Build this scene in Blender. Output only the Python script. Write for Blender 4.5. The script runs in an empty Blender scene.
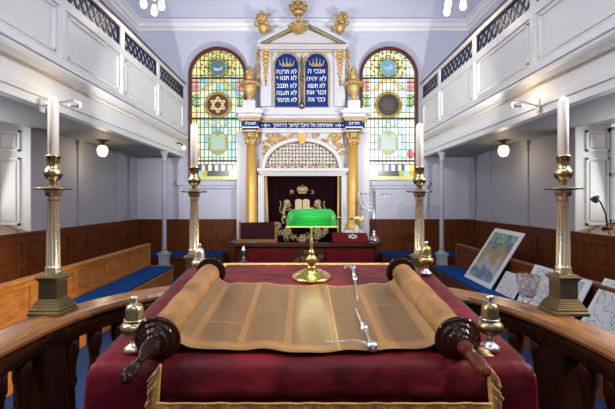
import bpy, bmesh, math, random
from mathutils import Vector, Matrix
random.seed(7)
PI = math.pi
SC = bpy.context.scene
COL = SC.collection
CZ = 1.85                     # eye height above the hall floor

# ------------------------------------------------------------------ materials
def _nt(name):
    m = bpy.data.materials.new(name); m.use_nodes = True
    nt = m.node_tree
    return m, nt, nt.nodes['Principled BSDF']

def setp(b, **k):
    for a, v in k.items():
        a = a.replace('_', ' ')
        if a in b.inputs: b.inputs[a].default_value = v

def c4(c): return (c[0], c[1], c[2], 1.0)

def mat(name, col, rough=0.5, metal=0.0, var=0.12, scale=8.0, bump=0.0, bscale=60.0, stretch=(1,1,1), col2=None, **kw):
    m, nt, b = _nt(name)
    tc = nt.nodes.new('ShaderNodeTexCoord'); mp = nt.nodes.new('ShaderNodeMapping')
    mp.inputs['Scale'].default_value = stretch
    nt.links.new(tc.outputs['Object'], mp.inputs['Vector'])
    n = nt.nodes.new('ShaderNodeTexNoise'); n.inputs['Scale'].default_value = scale; n.inputs['Detail'].default_value = 5
    nt.links.new(mp.outputs['Vector'], n.inputs['Vector'])
    r = nt.nodes.new('ShaderNodeValToRGB')
    r.color_ramp.elements[0].position = 0.3; r.color_ramp.elements[1].position = 0.7
    if col2 is None: col2 = tuple(max(0, c*(1-var)) for c in col)
    r.color_ramp.elements[0].color = c4(col2); r.color_ramp.elements[1].color = c4(col)
    nt.links.new(n.outputs['Fac'], r.inputs['Fac']); nt.links.new(r.outputs['Color'], b.inputs['Base Color'])
    setp(b, Roughness=rough, Metallic=metal); setp(b, **kw)
    if bump:
        n2 = nt.nodes.new('ShaderNodeTexNoise'); n2.inputs['Scale'].default_value = bscale
        nt.links.new(mp.outputs['Vector'], n2.inputs['Vector'])
        bp = nt.nodes.new('ShaderNodeBump'); bp.inputs['Strength'].default_value = bump; bp.inputs['Distance'].default_value = 0.01
        nt.links.new(n2.outputs['Fac'], bp.inputs['Height']); nt.links.new(bp.outputs['Normal'], b.inputs['Normal'])
    return m

def emit(name, col, s, base=None):
    m, nt, b = _nt(name)
    setp(b, Base_Color=c4(base or tuple(q*.15 for q in col)), Emission_Color=c4(col), Emission_Strength=s, Roughness=.4)
    return m

def vcol_glass(name, strength):
    m, nt, b = _nt(name)
    a = nt.nodes.new('ShaderNodeVertexColor'); a.layer_name = 'Col'
    n = nt.nodes.new('ShaderNodeTexNoise'); n.inputs['Scale'].default_value = 14
    mx = nt.nodes.new('ShaderNodeMixRGB'); mx.blend_type = 'MULTIPLY'; mx.inputs['Fac'].default_value = .35
    tc = nt.nodes.new('ShaderNodeTexCoord'); nt.links.new(tc.outputs['Object'], n.inputs['Vector'])
    nt.links.new(a.outputs['Color'], mx.inputs['Color1']); nt.links.new(n.outputs['Color'], mx.inputs['Color2'])
    setp(b, Base_Color=(.06,.06,.06,1)); nt.links.new(mx.outputs['Color'], b.inputs['Emission Color'])
    setp(b, Emission_Strength=strength, Roughness=.25)
    return m

M = {}
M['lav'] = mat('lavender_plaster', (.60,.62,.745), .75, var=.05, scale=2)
M['ceil'] = mat('ceiling_plaster', (.60,.615,.74), .8, var=.05, scale=1.5)
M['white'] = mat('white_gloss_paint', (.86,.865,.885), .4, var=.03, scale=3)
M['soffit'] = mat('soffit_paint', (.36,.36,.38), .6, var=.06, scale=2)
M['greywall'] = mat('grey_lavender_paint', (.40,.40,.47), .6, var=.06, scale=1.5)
M['cream'] = mat('cream_paint', (.72,.70,.67), .4, var=.05, scale=3)
M['navy'] = mat('navy_lattice_paint', (.012,.016,.045), .4, var=.1)
M['railbrown'] = mat('gallery_handrail_wood', (.07,.03,.018), .35, var=.3, stretch=(8,1,8))
M['wains'] = mat('mahogany_wainscot', (.165,.044,.012), .38, var=.45, scale=5, stretch=(3,3,.5), Specular_IOR_Level=.2)
M['pewL'] = mat('pew_oak_lit', (.56,.215,.040), .34, col2=(.33,.115,.022), scale=6, stretch=(4,1,4), Specular_IOR_Level=.3)  # same wood as the right pew, its lit tone put into the colour
M['pewR'] = mat('pew_oak_shaded', (.20,.062,.022), .36, col2=(.12,.036,.013), scale=6, stretch=(4,1,4), Specular_IOR_Level=.2)  # same wood as the left pew, darkened here for the unlit side
M['rail'] = mat('polished_oak_handrail', (.26,.11,.036), .22, col2=(.16,.062,.019), scale=9, stretch=(3,1,3))
M['dark'] = mat('dark_mahogany', (.042,.012,.006), .25, var=.4, scale=6, stretch=(4,4,.7), Specular_IOR_Level=.25)
M['deskwood'] = mat('desk_walnut', (.10,.034,.012), .35, var=.4, scale=6, stretch=(1,4,4), Specular_IOR_Level=.25)
M['blue'] = mat('blue_upholstery', (.006,.07,.30), .85, var=.25, scale=12, bump=.2, bscale=200, Specular_IOR_Level=.1)
M['carpet'] = mat('blue_carpet', (.008,.04,.16), .95, var=.3, scale=30, bump=.4, bscale=300)
M['velvet'] = mat('burgundy_velvet', (.155,.008,.018), .5, col2=(.040,.0015,.004), scale=6, bump=.6, bscale=16, Specular_IOR_Level=.15, Sheen_Weight=.10, Sheen_Roughness=.35, Sheen_Tint=(.9,.35,.4,1))  # paler noise patches put sheen highlights into the nap's own variation
M['velvet2'] = mat('crimson_velvet', (.165,.007,.015), .48, col2=(.038,.0015,.003), scale=7, bump=.8, bscale=15, Specular_IOR_Level=.25, Sheen_Weight=.10, Sheen_Roughness=.35, Sheen_Tint=(.9,.35,.4,1))  # nap variation, with sheen painted in as the lighter noise tone
M['curtain'] = mat('maroon_curtain_velvet', (.013,.0012,.0026), .85, col2=(.006,.0006,.0012), scale=4, Specular_IOR_Level=.1, stretch=(6,1,.6))
M['redpanel'] = mat('red_panel_velvet', (.17,.008,.014), .7, var=.4, scale=3, Specular_IOR_Level=.15)
M['gold'] = mat('gilding', (.76,.50,.18), .42, .4, var=.55, scale=14, bump=.3, bscale=40)
M['goldpaint'] = mat('gold_paint', (.70,.42,.10), .42, .25, var=.15, scale=5)
M['palegold'] = mat('pale_gilding', (.56,.40,.19), .45, .35, var=.35, scale=20)
M['embroid'] = mat('metal_thread_embroidery', (.50,.37,.20), .55, .3, var=.4, scale=60)
M['arkwhite'] = mat('ark_white_paint', (.64,.64,.68), .4, var=.06, scale=6)
M['arkblue'] = mat('ark_blue_enamel', (.004,.036,.21), .4, var=.12, scale=6, Specular_IOR_Level=.12)
M['letter'] = mat('white_letter_paint', (.85,.84,.78), .5, var=.03)
M['brass'] = mat('polished_brass', (.58,.47,.27), .25, 1.0, col2=(.42,.34,.19), scale=5)
M['oldbrass'] = mat('tarnished_brass', (.36,.30,.18), .34, 1.0, col2=(.20,.16,.09), scale=7)
M['palebrass'] = mat('pale_brass', (.86,.77,.56), .26, .88, col2=(.68,.57,.36), scale=9)
M['goldbrass'] = mat('yellow_brass', (.80,.56,.20), .22, 1.0, col2=(.55,.36,.12), scale=30)
M['silver'] = mat('engraved_silver', (.80,.80,.83), .28, 1.0, col2=(.50,.50,.55), scale=90)
M['candle'] = mat('white_wax', (.96,.95,.92), .45, var=.01)
M['roller'] = mat('dark_turned_wood', (.024,.007,.005), .13, col2=(.010,.003,.003), scale=9, Specular_IOR_Level=.22)
M['rollerend'] = mat('red_brown_turned_wood', (.13,.032,.012), .14, col2=(.03,.008,.005), scale=9, Specular_IOR_Level=.3)
M['skin'] = mat('parchment_back', (.36,.185,.062), .55, col2=(.13,.055,.018), scale=11, bump=.15, bscale=50, stretch=(1,1,1))
M['fringe'] = mat('gold_silk_fringe', (.50,.27,.06), .5, col2=(.30,.14,.03), scale=90, Sheen_Weight=.2)
M['palefringe'] = mat('pale_gold_fringe', (.74,.54,.27), .55, col2=(.5,.32,.12), scale=90)
M['came'] = mat('lead_came', (.03,.03,.035), .5, .3)
M['wframe'] = mat('oxblood_frame_paint', (.10,.012,.014), .4, var=.2)
M['glassL'] = vcol_glass('stained_glass_warm', 1.5)
M['glassR'] = vcol_glass('stained_glass_bright', 1.8)
M['globe'] = emit('lamp_globe_glass', (1,.80,.50), 2.2)
M['bulb'] = emit('spot_bulb', (1,.93,.80), 12)
M['ironwhite'] = mat('white_metal', (.7,.7,.7), .4, .2)
M['blackmetal'] = mat('black_metal', (.015,.015,.015), .4, .5)
M['paper'] = mat('white_card', (.70,.72,.76), .6, var=.03)
M['petal'] = mat('white_yellow_petals', (.92,.88,.55), .6, col2=(.9,.75,.2), scale=30)
M['leaf'] = mat('green_leaf', (.08,.22,.05), .5, var=.3)
M['slate'] = mat('pale_stone_paint', (.42,.45,.52), .5)

def glass_mat():
    m, nt, b = _nt('cut_crystal'); setp(b, Base_Color=(.97,.98,1,1), Roughness=.06, IOR=1.5, Transmission_Weight=.92); return m
M['crystal'] = glass_mat()

def green_shade():
    m, nt, b = _nt('green_cased_glass')
    setp(b, Base_Color=(.03,.42,.10,1), Roughness=.33)
    n = nt.nodes.new('ShaderNodeTexNoise'); n.inputs['Scale'].default_value = 22
    tc = nt.nodes.new('ShaderNodeTexCoord'); nt.links.new(tc.outputs['Object'], n.inputs['Vector'])
    r = nt.nodes.new('ShaderNodeValToRGB'); r.color_ramp.elements[0].color=(.010,.22,.06,1); r.color_ramp.elements[1].color=(.03,.38,.09,1)
    nt.links.new(n.outputs['Fac'], r.inputs['Fac']); nt.links.new(r.outputs['Color'], b.inputs['Base Color'])
    t = nt.nodes.new('ShaderNodeBsdfTranslucent'); t.inputs['Color'].default_value=(.10,.80,.14,1)
    mx = nt.nodes.new('ShaderNodeMixShader'); mx.inputs['Fac'].default_value=.32
    nt.links.new(b.outputs[0], mx.inputs[1]); nt.links.new(t.outputs[0], mx.inputs[2])
    nt.links.new(mx.outputs[0], nt.nodes['Material Output'].inputs['Surface'])
    return m
M['green'] = green_shade()

class NX:                                    # tiny node-expression helper
    def __init__(s, nt): s.nt = nt
    def m(s, op, a, b=0.0, c=None):
        n = s.nt.nodes.new('ShaderNodeMath'); n.operation = op
        for i, v in enumerate((a, b) if c is None else (a, b, c)):
            if isinstance(v, (int, float)): n.inputs[i].default_value = v
            else: s.nt.links.new(v, n.inputs[i])
        return n.outputs[0]
    def mix(s, f, a, b):
        n = s.nt.nodes.new('ShaderNodeMixRGB')
        for i, v in enumerate((f, a, b)):
            if isinstance(v, (int, float)): n.inputs[i].default_value = v
            elif isinstance(v, tuple): n.inputs[i].default_value = c4(v)
            else: s.nt.links.new(v, n.inputs[i])
        return n.outputs[0]
    def noise(s, vec, scale, detail=4):
        n = s.nt.nodes.new('ShaderNodeTexNoise'); n.inputs['Scale'].default_value = scale; n.inputs['Detail'].default_value = detail
        s.nt.links.new(vec, n.inputs['Vector']); return n.outputs['Fac']

def parchment_mat():
    m, nt, b = _nt('written_parchment'); x = NX(nt)
    uv = nt.nodes.new('ShaderNodeUVMap'); uv.uv_map = 'UVMap'
    sp = nt.nodes.new('ShaderNodeSeparateXYZ'); nt.links.new(uv.outputs[0], sp.inputs[0])
    u, v = sp.outputs[0], sp.outputs[1]
    n1 = x.noise(uv.outputs[0], 9); n2 = x.noise(uv.outputs[0], 260, 2)
    mpn = nt.nodes.new('ShaderNodeMapping'); mpn.inputs['Scale'].default_value = (140, 300, 1)
    nt.links.new(uv.outputs[0], mpn.inputs[0]); n3 = x.noise(mpn.outputs[0], 1.0, 1)
    base = x.mix(n1, (.190,.088,.025), (.33,.175,.058))
    f = x.m('FRACT', x.m('DIVIDE', x.m('ADD', u, 5*.1135+.055), .1135))
    dist = x.m('ABSOLUTE', x.m('SUBTRACT', f, .5))                # .5 at the gutter
    incol = x.m('LESS_THAN', dist, .425)
    vin = x.m('MULTIPLY', x.m('GREATER_THAN', v, .045), x.m('LESS_THAN', v, .475))
    ci = x.m('FLOOR', x.m('DIVIDE', x.m('ADD', u, 5*.1135+.055), .1135))
    gapv = x.m('ADD', .12, x.m('MULTIPLY', .26, x.m('FRACT', x.m('MULTIPLY', ci, .377))))
    vin = x.m('MULTIPLY', vin, x.m('GREATER_THAN', x.m('ABSOLUTE', x.m('SUBTRACT', v, gapv)), .0035))
    line = x.m('LESS_THAN', x.m('ABSOLUTE', x.m('SUBTRACT', x.m('FRACT', x.m('DIVIDE', v, .0088)), .5)), .33)
    ink = x.m('MULTIPLY', x.m('MULTIPLY', incol, vin), x.m('MULTIPLY', line, x.m('GREATER_THAN', n3, .44)))
    tone = x.m('MULTIPLY', x.m('MULTIPLY', incol, vin), .47)
    ruled = x.mix(tone, base, (.17,.095,.04))
    colr = x.mix(x.m('MULTIPLY', ink, .62), ruled, (.055,.03,.015))
    seam = x.m('LESS_THAN', x.m('ABSOLUTE', x.m('SUBTRACT', u, .066)), .0016)
    colr = x.mix(x.m('MULTIPLY', seam, .6), colr, (.62,.45,.24))
    nt.links.new(colr, b.inputs['Base Color']); setp(b, Roughness=.42)
    bp = nt.nodes.new('ShaderNodeBump'); bp.inputs['Strength'].default_value=.12; bp.inputs['Distance'].default_value=.004
    nt.links.new(n1, bp.inputs['Height']); nt.links.new(bp.outputs[0], b.inputs['Normal'])
    return m
M['parchment'] = parchment_mat()

def print_mat(name, kind):
    m, nt, b = _nt(name); x = NX(nt)
    uv = nt.nodes.new('ShaderNodeUVMap'); uv.uv_map = 'UVMap'
    n1 = x.noise(uv.outputs[0], 2.6); n2 = x.noise(uv.outputs[0], 3.4, 6)
    r = nt.nodes.new('ShaderNodeValToRGB'); r.color_ramp.interpolation = 'EASE'
    e = r.color_ramp.elements
    if kind == 'map':
        sp = nt.nodes.new('ShaderNodeSeparateXYZ'); nt.links.new(uv.outputs[0], sp.inputs[0])
        f = x.m('ADD', x.m('MULTIPLY', sp.outputs[1], .62), x.m('MULTIPLY', x.m('SUBTRACT', n2, .3), .75))
        cols = [(0,(.40,.45,.46)), (.24,(.06,.14,.30)), (.32,(.36,.40,.42)), (.40,(.34,.24,.12)), (.56,(.26,.19,.09)), (.64,(.03,.09,.20)), (.70,(.24,.34,.24)), (.78,(.06,.18,.19)), (.88,(.30,.38,.22)), (1,(.5,.5,.34))]
        nt.links.new(f, r.inputs['Fac'])
    else:
        l = x.m('ABSOLUTE', x.m('SUBTRACT', x.noise(uv.outputs[0], 4.5 if kind=='line' else 4.5, 8), .5))
        cols = [(0,(.24,.27,.33)), (.008,(.34,.38,.44)), (.022,(.60,.63,.67)), (1,(.66,.69,.73))] if kind=='line' else [(0,(.25,.30,.36)), (.03,(.50,.55,.60)), (.12,(.60,.64,.66)), (1,(.66,.68,.66))]
        nt.links.new(l, r.inputs['Fac'])
    while len(e) < len(cols): e.new(.5)
    for el, (p, c) in zip(e, cols): el.position = p
    for el, (p, c) in zip(sorted(e, key=lambda q: q.position), cols): el.color = c4(c)
    nt.links.new(r.outputs['Color'], b.inputs['Base Color']); setp(b, Roughness=.35)
    return m

# ------------------------------------------------------------------ geometry
class MB:
    def __init__(s): s.b = bmesh.new(); s.smooth = False
    def quad(s, pts):
        vs = [s.b.verts.new(p) for p in pts]; return s.b.faces.new(vs)
    def box(s, c, d, rot=None, bevel=0):
        m = Matrix.Translation(c) @ (rot.to_4x4() if rot else Matrix.Identity(4)) @ Matrix.Diagonal((d[0], d[1], d[2], 1))
        r = bmesh.ops.create_cube(s.b, size=1, matrix=m)
        if bevel:
            ed = list({e for v in r['verts'] for e in v.link_edges})
            bmesh.ops.bevel(s.b, geom=ed, offset=bevel, segments=2, affect='EDGES', profile=.5)
        return s
    def b2(s, x0, x1, y0, y1, z0, z1, bevel=0):
        return s.box(((x0+x1)/2, (y0+y1)/2, (z0+z1)/2), (abs(x1-x0), abs(y1-y0), abs(z1-z0)), None, bevel)
    def bar(s, p, q, w, h, up=(0,0,1)):
        p, q = Vector(p), Vector(q); d = q-p; L = d.length; d.normalize()
        up = Vector(up); a = d.cross(up)
        if a.length < 1e-4: a = d.cross(Vector((1,0,0)))
        a.normalize(); u = a.cross(d)
        rot = Matrix((a, d, u)).transposed()
        return s.box((p+q)/2, (w, L, h), rot)
    def lathe(s, prof, c=(0,0,0), n=24, flute=None, mtx=None, cap=True):
        rings = []
        for k, (r, z) in enumerate(prof):
            ring = []
            for i in range(n):
                a = 2*PI*i/n; rr = r
                if flute and flute[0] <= z <= flute[1]: rr = r*(1-flute[3]*abs(math.sin(a*flute[2]/2))**.6*1.0) if False else r*(1-flute[3]*(0.5+0.5*math.cos(a*flute[2])))
                p = Vector((rr*math.cos(a), rr*math.sin(a), z))
                p = (mtx @ p) if mtx else p
                ring.append(s.b.verts.new(p+Vector(c)))
            rings.append(ring)
        for a, b in zip(rings, rings[1:]):
            for i in range(n):
                j = (i+1) % n; f = s.b.faces.new((a[i], a[j], b[j], b[i])); f.smooth = True
        if cap:
            try: s.b.faces.new(list(reversed(rings[0]))); s.b.faces.new(rings[-1])
            except Exception: pass
        return s
    def tube(s, pts, r, n=8, closed=False):
        pts = [Vector(p) for p in pts]; N = len(pts); rings = []
        prev = None
        for i, p in enumerate(pts):
            d = (pts[(i+1) % N] if closed else pts[min(i+1, N-1)]) - (pts[i-1] if (closed or i) else p)
            if d.length < 1e-9: d = Vector((0,0,1))
            d.normalize()
            if prev is None:
                a = d.cross(Vector((0,0,1)))
                if a.length < 1e-3: a = d.cross(Vector((1,0,0)))
            else: a = prev - d*prev.dot(d)
            if a.length < 1e-6: a = d.orthogonal()
            a.normalize(); prev = a; b = d.cross(a)
            rr = r(i/(N-1)) if callable(r) else r
            rings.append([s.b.verts.new(p + (a*math.cos(2*PI*k/n) + b*math.sin(2*PI*k/n))*rr) for k in range(n)])
        for i in range(N if closed else N-1):
            A, B = rings[i], rings[(i+1) % N]
            for k in range(n):
                l = (k+1) % n; f = s.b.faces.new((A[k], A[l], B[l], B[k])); f.smooth = True
        if not closed:
            s.b.faces.new(list(reversed(rings[0]))); s.b.faces.new(rings[-1])
        return s
    def sphere(s, c, r, u=14, v=9, sc=(1,1,1), rot=None):
        m = Matrix.Translation(c) @ (rot.to_4x4() if rot else Matrix.Identity(4)) @ Matrix.Diagonal((sc[0], sc[1], sc[2], 1))
        g = bmesh.ops.create_uvsphere(s.b, u_segments=u, v_segments=v, radius=r, matrix=m)
        for f in {f for v_ in g['verts'] for f in v_.link_faces}: f.smooth = True
        return s
    def prism(s, poly, y0, y1):                # poly in (x,z), between y0 and y1
        a = [s.b.verts.new((x, y0, z)) for x, z in poly]; b = [s.b.verts.new((x, y1, z)) for x, z in poly]
        n = len(poly)
        s.b.faces.new(a); s.b.faces.new(list(reversed(b)))
        for i in range(n):
            j = (i+1) % n; s.b.faces.new((a[j], a[i], b[i], b[j]))
        return s
    def prismz(s, poly, z0, z1):
        a = [s.b.verts.new((x, y, z0)) for x, y in poly]; b = [s.b.verts.new((x, y, z1)) for x, y in poly]
        n = len(poly); s.b.faces.new(list(reversed(a))); s.b.faces.new(b)
        for i in range(n):
            j = (i+1) % n; s.b.faces.new((a[i], a[j], b[j], b[i]))
        return s
    def sweep(s, path, prof, smooth=False, cap=True):  # path (x,y); prof closed list of (offset to left, z)
        P = [Vector((p[0], p[1], 0)) for p in path]; N = len(P); rings = []
        for i, p in enumerate(P):
            d1 = (P[i]-P[i-1]).normalized() if i else (P[1]-P[0]).normalized()
            d2 = (P[i+1]-P[i]).normalized() if i < N-1 else d1
            n1 = Vector((-d1.y, d1.x, 0)); n2 = Vector((-d2.y, d2.x, 0)); n = (n1+n2); n.normalize()
            k = 1/max(.3, n.dot(n1))
            rings.append([s.b.verts.new((p.x+n.x*o*k, p.y+n.y*o*k, z)) for o, z in prof])
        m = len(prof)
        for A, B in zip(rings, rings[1:]):
            for k in range(m):
                l = (k+1) % m; f = s.b.faces.new((A[k], A[l], B[l], B[k])); f.smooth = smooth
        if cap:
            s.b.faces.new(list(reversed(rings[0]))); s.b.faces.new(rings[-1])
        return s
    def xf(s, m): bmesh.ops.transform(s.b, matrix=m, verts=s.b.verts); return s

def wloc(o):
    v = Vector((0,0,0))
    while o: v += o.location; o = o.parent
    return v

def obj(name, mb, material, parent=None, loc=None, smooth=None, label=None):
    """One mesh object; mb is in world coordinates and is moved to the thing's own origin."""
    me = bpy.data.meshes.new(name)
    bmesh.ops.recalc_face_normals(mb.b, faces=mb.b.faces)
    base = wloc(parent) if parent else Vector(loc or (0,0,0))
    bmesh.ops.translate(mb.b, vec=-base, verts=mb.b.verts)
    if smooth:
        for f in mb.b.faces: f.smooth = True
    mb.b.to_mesh(me); mb.b.free()
    me.materials.append(M[material] if isinstance(material, str) else material)
    o = bpy.data.objects.new(name, me); COL.objects.link(o)
    if parent: o.parent = parent
    else: o.location = base
    if label: o['label'] = label
    return o

def mesh_obj(name, me, material, parent=None, label=None):
    me.materials.clear(); me.materials.append(M[material] if isinstance(material, str) else material)
    base = wloc(parent) if parent else Vector((0,0,0))
    me.transform(Matrix.Translation(-base))
    o = bpy.data.objects.new(name, me); COL.objects.link(o)
    if parent: o.parent = parent
    if label: o['label'] = label
    return o

def tag(o, label=None, cat=None, group=None, kind=None):
    for k, v in (('label', label), ('category', cat), ('group', group), ('kind', kind)):
        if v: o[k] = v
    return o

def thing(name, label, cat, loc=(0,0,0), group=None, kind=None):
    o = bpy.data.objects.new(name, None); COL.objects.link(o); o.location = loc; o.empty_display_size = .1
    return tag(o, label, cat, group, kind)

def dup(root, loc, label, scale=None, rz=None):
    r = root.copy(); COL.objects.link(r); r.location = loc; r['label'] = label
    if scale: r.scale = scale
    if rz is not None: r.rotation_euler = (0, 0, rz)
    for ch in list(root.children):
        c = ch.copy(); COL.objects.link(c); c.parent = r
        for g in list(ch.children):
            d = g.copy(); COL.objects.link(d); d.parent = c
    return r

def struct(name, mb, material, label=None):
    o = obj(name, mb, material); o['kind'] = 'structure'
    if label: o['label'] = label
    return o

def text_mesh(body, size, thick, mtx, width=None, shear=0):
    cu = bpy.data.curves.new('lettering', 'FONT'); cu.body = body[::-1]; cu.size = size
    cu.align_x = 'CENTER'; cu.align_y = 'CENTER'; cu.extrude = thick; cu.resolution_u = 3; cu.offset = size*.012
    o = bpy.data.objects.new('lettering', cu); COL.objects.link(o)
    bpy.context.view_layer.update()
    me = bpy.data.meshes.new_from_object(o.evaluated_get(bpy.context.evaluated_depsgraph_get()))
    if me.vertices:
        xs = [v.co.x for v in me.vertices]; ys = [v.co.y for v in me.vertices]
        w = max(xs)-min(xs); cx = (max(xs)+min(xs))/2; cy = (max(ys)+min(ys))/2
        me.transform(Matrix.Translation((-cx, -cy, 0)))
        if width and w > 0: me.transform(Matrix.Diagonal((width/w, 1, 1, 1)))
    me.transform(mtx)
    bpy.data.objects.remove(o); bpy.data.curves.remove(cu)
    return me
def facing(x, y, z):   # upright text on a wall, read from -y
    return Matrix.Translation((x, y, z)) @ Matrix.Rotation(PI/2, 4, 'X')

def arch_pts(cx, hw, zs, n=20, rz=None):         # left spring -> right spring
    rz = rz or hw
    return [(cx - hw*math.cos(PI*i/n), zs + rz*math.sin(PI*i/n)) for i in range(n+1)]
# ================================================================== the hall
HX, BY, NY = 4.35, 10.5, -3.0                 # side walls, back wall, near end
SOF, CORN, CEIL = 3.0, 6.42, 7.9
WIN = [(-2.28, 1), (2.29, 2)]
WHW, WZB, WZS = .735, 2.40, 5.165
OHW = .86                                     # opening at the wall face

mb = MB(); mb.b2(-HX, HX, NY, BY, -.1, 0); struct('floor', mb, 'carpet', 'blue carpeted hall floor')

def wall_back():
    mb = MB(); bm = mb.b
    def loop(pts):
        vs = [bm.verts.new((x, BY, z)) for x, z in pts]
        return [bm.edges.new((vs[i], vs[(i+1) % len(vs)])) for i in range(len(vs))]
    eds = loop([(-HX, 0), (HX, 0), (HX, CEIL), (-HX, CEIL)])
    for cx, _ in WIN:
        eds += loop([(cx-OHW, WZB-.06)] + arch_pts(cx, OHW, WZS, 24) + [(cx+OHW, WZB-.06)])
    bmesh.ops.triangle_fill(bm, use_beauty=True, use_dissolve=False, edges=eds)
    # splayed reveals and sloping sills
    for cx, _ in WIN:
        A = [(cx-OHW, WZB-.06)] + arch_pts(cx, OHW, WZS, 24) + [(cx+OHW, WZB-.06)]
        B = [(cx-WHW-.03, WZB)] + arch_pts(cx, WHW+.03, WZS, 24) + [(cx+WHW+.03, WZB)]
        n = len(A)
        for i in range(n):
            j = (i+1) % n
            mb.quad([(A[i][0], BY, A[i][1]), (A[j][0], BY, A[j][1]), (B[j][0], BY+.24, B[j][1]), (B[i][0], BY+.24, B[i][1])])
    o = struct('wall_back', mb, 'lav', 'pale lavender plaster end wall with two arched window openings')
wall_back()

RY0, RY1, RD = 4.6, 6.36, .56                  # window recess in each side wall
def wall_side(s, nm):
    mb = MB(); x = s*HX
    def q(y0, y1, z0, z1, xx=x): mb.quad([(xx, y0, z0), (xx, y1, z0), (xx, y1, z1), (xx, y0, z1)])
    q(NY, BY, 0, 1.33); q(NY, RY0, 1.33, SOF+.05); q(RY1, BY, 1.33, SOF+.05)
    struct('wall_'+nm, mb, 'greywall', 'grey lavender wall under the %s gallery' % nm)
    mb = MB(); x = s*HX
    mb.quad([(x, NY, SOF+.05), (x, BY, SOF+.05), (x, BY, CEIL), (x, NY, CEIL)])
    struct('wall_upper_'+nm, mb, 'lav', 'lavender wall above the %s gallery' % nm)
    # recess: shuttered jambs, sloping sill, lit window
    n = 3 if s < 0 else 4
    mb = MB(); xo = s*(HX+RD)
    mb.quad([(x, RY1, 1.33), (xo, RY1, 1.33), (xo, RY1, SOF+.05), (x, RY1, SOF+.05)])
    mb.quad([(x, RY0, 1.33), (xo, RY0, 1.33), (xo, RY0, SOF+.05), (x, RY0, SOF+.05)])
    mb.quad([(x, RY0, SOF+.05), (x, RY1, SOF+.05), (xo, RY1, SOF+.05), (xo, RY0, SOF+.05)])
    xa, xb = sorted((s*(HX+.012), s*(HX+.075)))
    mb.b2(s*(HX-.03), s*(HX+.07), RY1-.02, RY1+.0, 1.33, SOF)
    j = struct('trim_%d' % n, mb, 'cream', 'white jamb of the %s window recess' % nm)
    # raised panels on the far jamb, in shutter leaves
    mb = MB()
    for z0, z1 in ((1.45, 2.52), (2.62, 2.95)):
        xs = sorted((s*(HX+.14), s*(HX+RD-.06)))
        for (a, b, c, d) in ((xs[0], xs[1], z0, z0+.03), (xs[0], xs[1], z1-.03, z1), (xs[0], xs[0]+.03, z0, z1), (xs[1]-.03, xs[1], z0, z1)):
            mb.b2(a, b, RY1-.03, RY1+.002, c, d)
        mb.b2(xs[0]+.07, xs[1]-.07, RY1-.018, RY1+.002, z0+.07, z1-.07)
    obj('shutter_panel', mb, 'cream', j)
    mb = MB(); zs = 1.49
    mb.quad([(x-s*.04, RY0, 1.352), (x-s*.04, RY1, 1.352), (xo, RY1, zs), (xo, RY0, zs)])
    mb.quad([(x-s*.04, RY0, 1.30), (x-s*.04, RY1, 1.30), (x-s*.04, RY1, 1.352), (x-s*.04, RY0, 1.352)])
    struct('trim_%d' % (n+2), mb, 'rail', 'sloping brown sill of the %s window recess' % nm)
    mb = MB(); mb.b2(xo, xo+s*.02, RY0, RY1, zs, SOF+.05)
    w = struct('window_%d' % n, mb, emit('daylit_pane_'+nm, (.9,.95,1), .7), 'daylit window at the back of the %s recess' % nm)
    mb = MB()
    for yy in (RY0+.03, (RY0+RY1)/2, RY1-.03): mb.b2(xo-s*.05, xo, yy-.03, yy+.03, zs, SOF)
    for zz in (zs+.03, 2.25, SOF-.03): mb.b2(xo-s*.05, xo, RY0, RY1, zz-.025, zz+.025)
    obj('window_frame', mb, 'cream', w)
wall_side(-1, 'left'); wall_side(1, 'right')
mb = MB(); mb.b2(-HX, HX, NY-.1, NY, 0, CEIL); struct('wall_near', mb, 'lav', 'lavender wall behind the reading platform')

# coved ceiling and cornice run round the upper room
PATH = [(-HX, NY), (-HX, BY), (HX, BY), (HX, NY)]
mb = MB()
R = 1.25
prof = [(0, CEIL-R)] + [(-(R-R*math.cos(t)), CEIL-R+R*math.sin(t)) for t in [PI/2*i/12 for i in range(13)]]
full = prof + [(-R, CEIL+.1), (.1, CEIL+.1), (.1, CEIL-R)]
mb.sweep(PATH, full, cap=True)
mb.b2(-HX+R-.02, HX-R+.02, NY, BY-R+.02, CEIL, CEIL+.1)
o = struct('ceiling', mb, 'ceil', 'pale lavender coved ceiling')
mb = MB()
mb.sweep(PATH, [(.0, CORN-.14), (-.03, CORN-.14), (-.04, CORN-.07), (-.09, CORN-.05), (-.11, CORN+.04), (-.17, CORN+.07), (-.17, CORN+.11), (-.05, CORN+.17), (0, CORN+.17)])
struct('trim_1', mb, 'white', 'white cornice round the upper walls')

# mahogany wainscot
def wains(name, p, q, label, inward):
    mb = MB(); p, q = Vector(p), Vector(q); d = (q-p); L = d.length; d.normalize(); n = Vector(inward)
    def slab(a, b, z0, z1, t, t0=0):
        A = p+d*a+n*t0; B = p+d*b+n*t
        x0, x1 = sorted((A.x, B.x)); y0, y1 = sorted((A.y, B.y)); mb.b2(x0, x1, y0, y1, z0, z1)
    slab(0, L, 0, 1.30, .02); slab(0, L, 1.20, 1.31, .046); slab(0, L, 1.31, 1.35, .075); slab(0, L, 0, .22, .05); slab(0, L, .80, .88, .037)
    k = max(2, round(L/.62)); w = L/k
    for i in range(k+1): slab(max(0, i*w-.05), min(L, i*w+.05), .2, 1.22, .04)
    for i in range(k):
        for z0, z1 in ((.28, .74), (.93, 1.16)): slab(i*w+.11, (i+1)*w-.11, z0, z1, .032)
    struct(name, mb, 'wains', label)
wains('baseboard_left', (-HX, NY, 0), (-HX, BY, 0), 'mahogany wainscot along the left wall', (1,0,0))
wains('baseboard_right', (HX, NY, 0), (HX, BY, 0), 'mahogany wainscot along the right wall', (-1,0,0))
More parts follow.
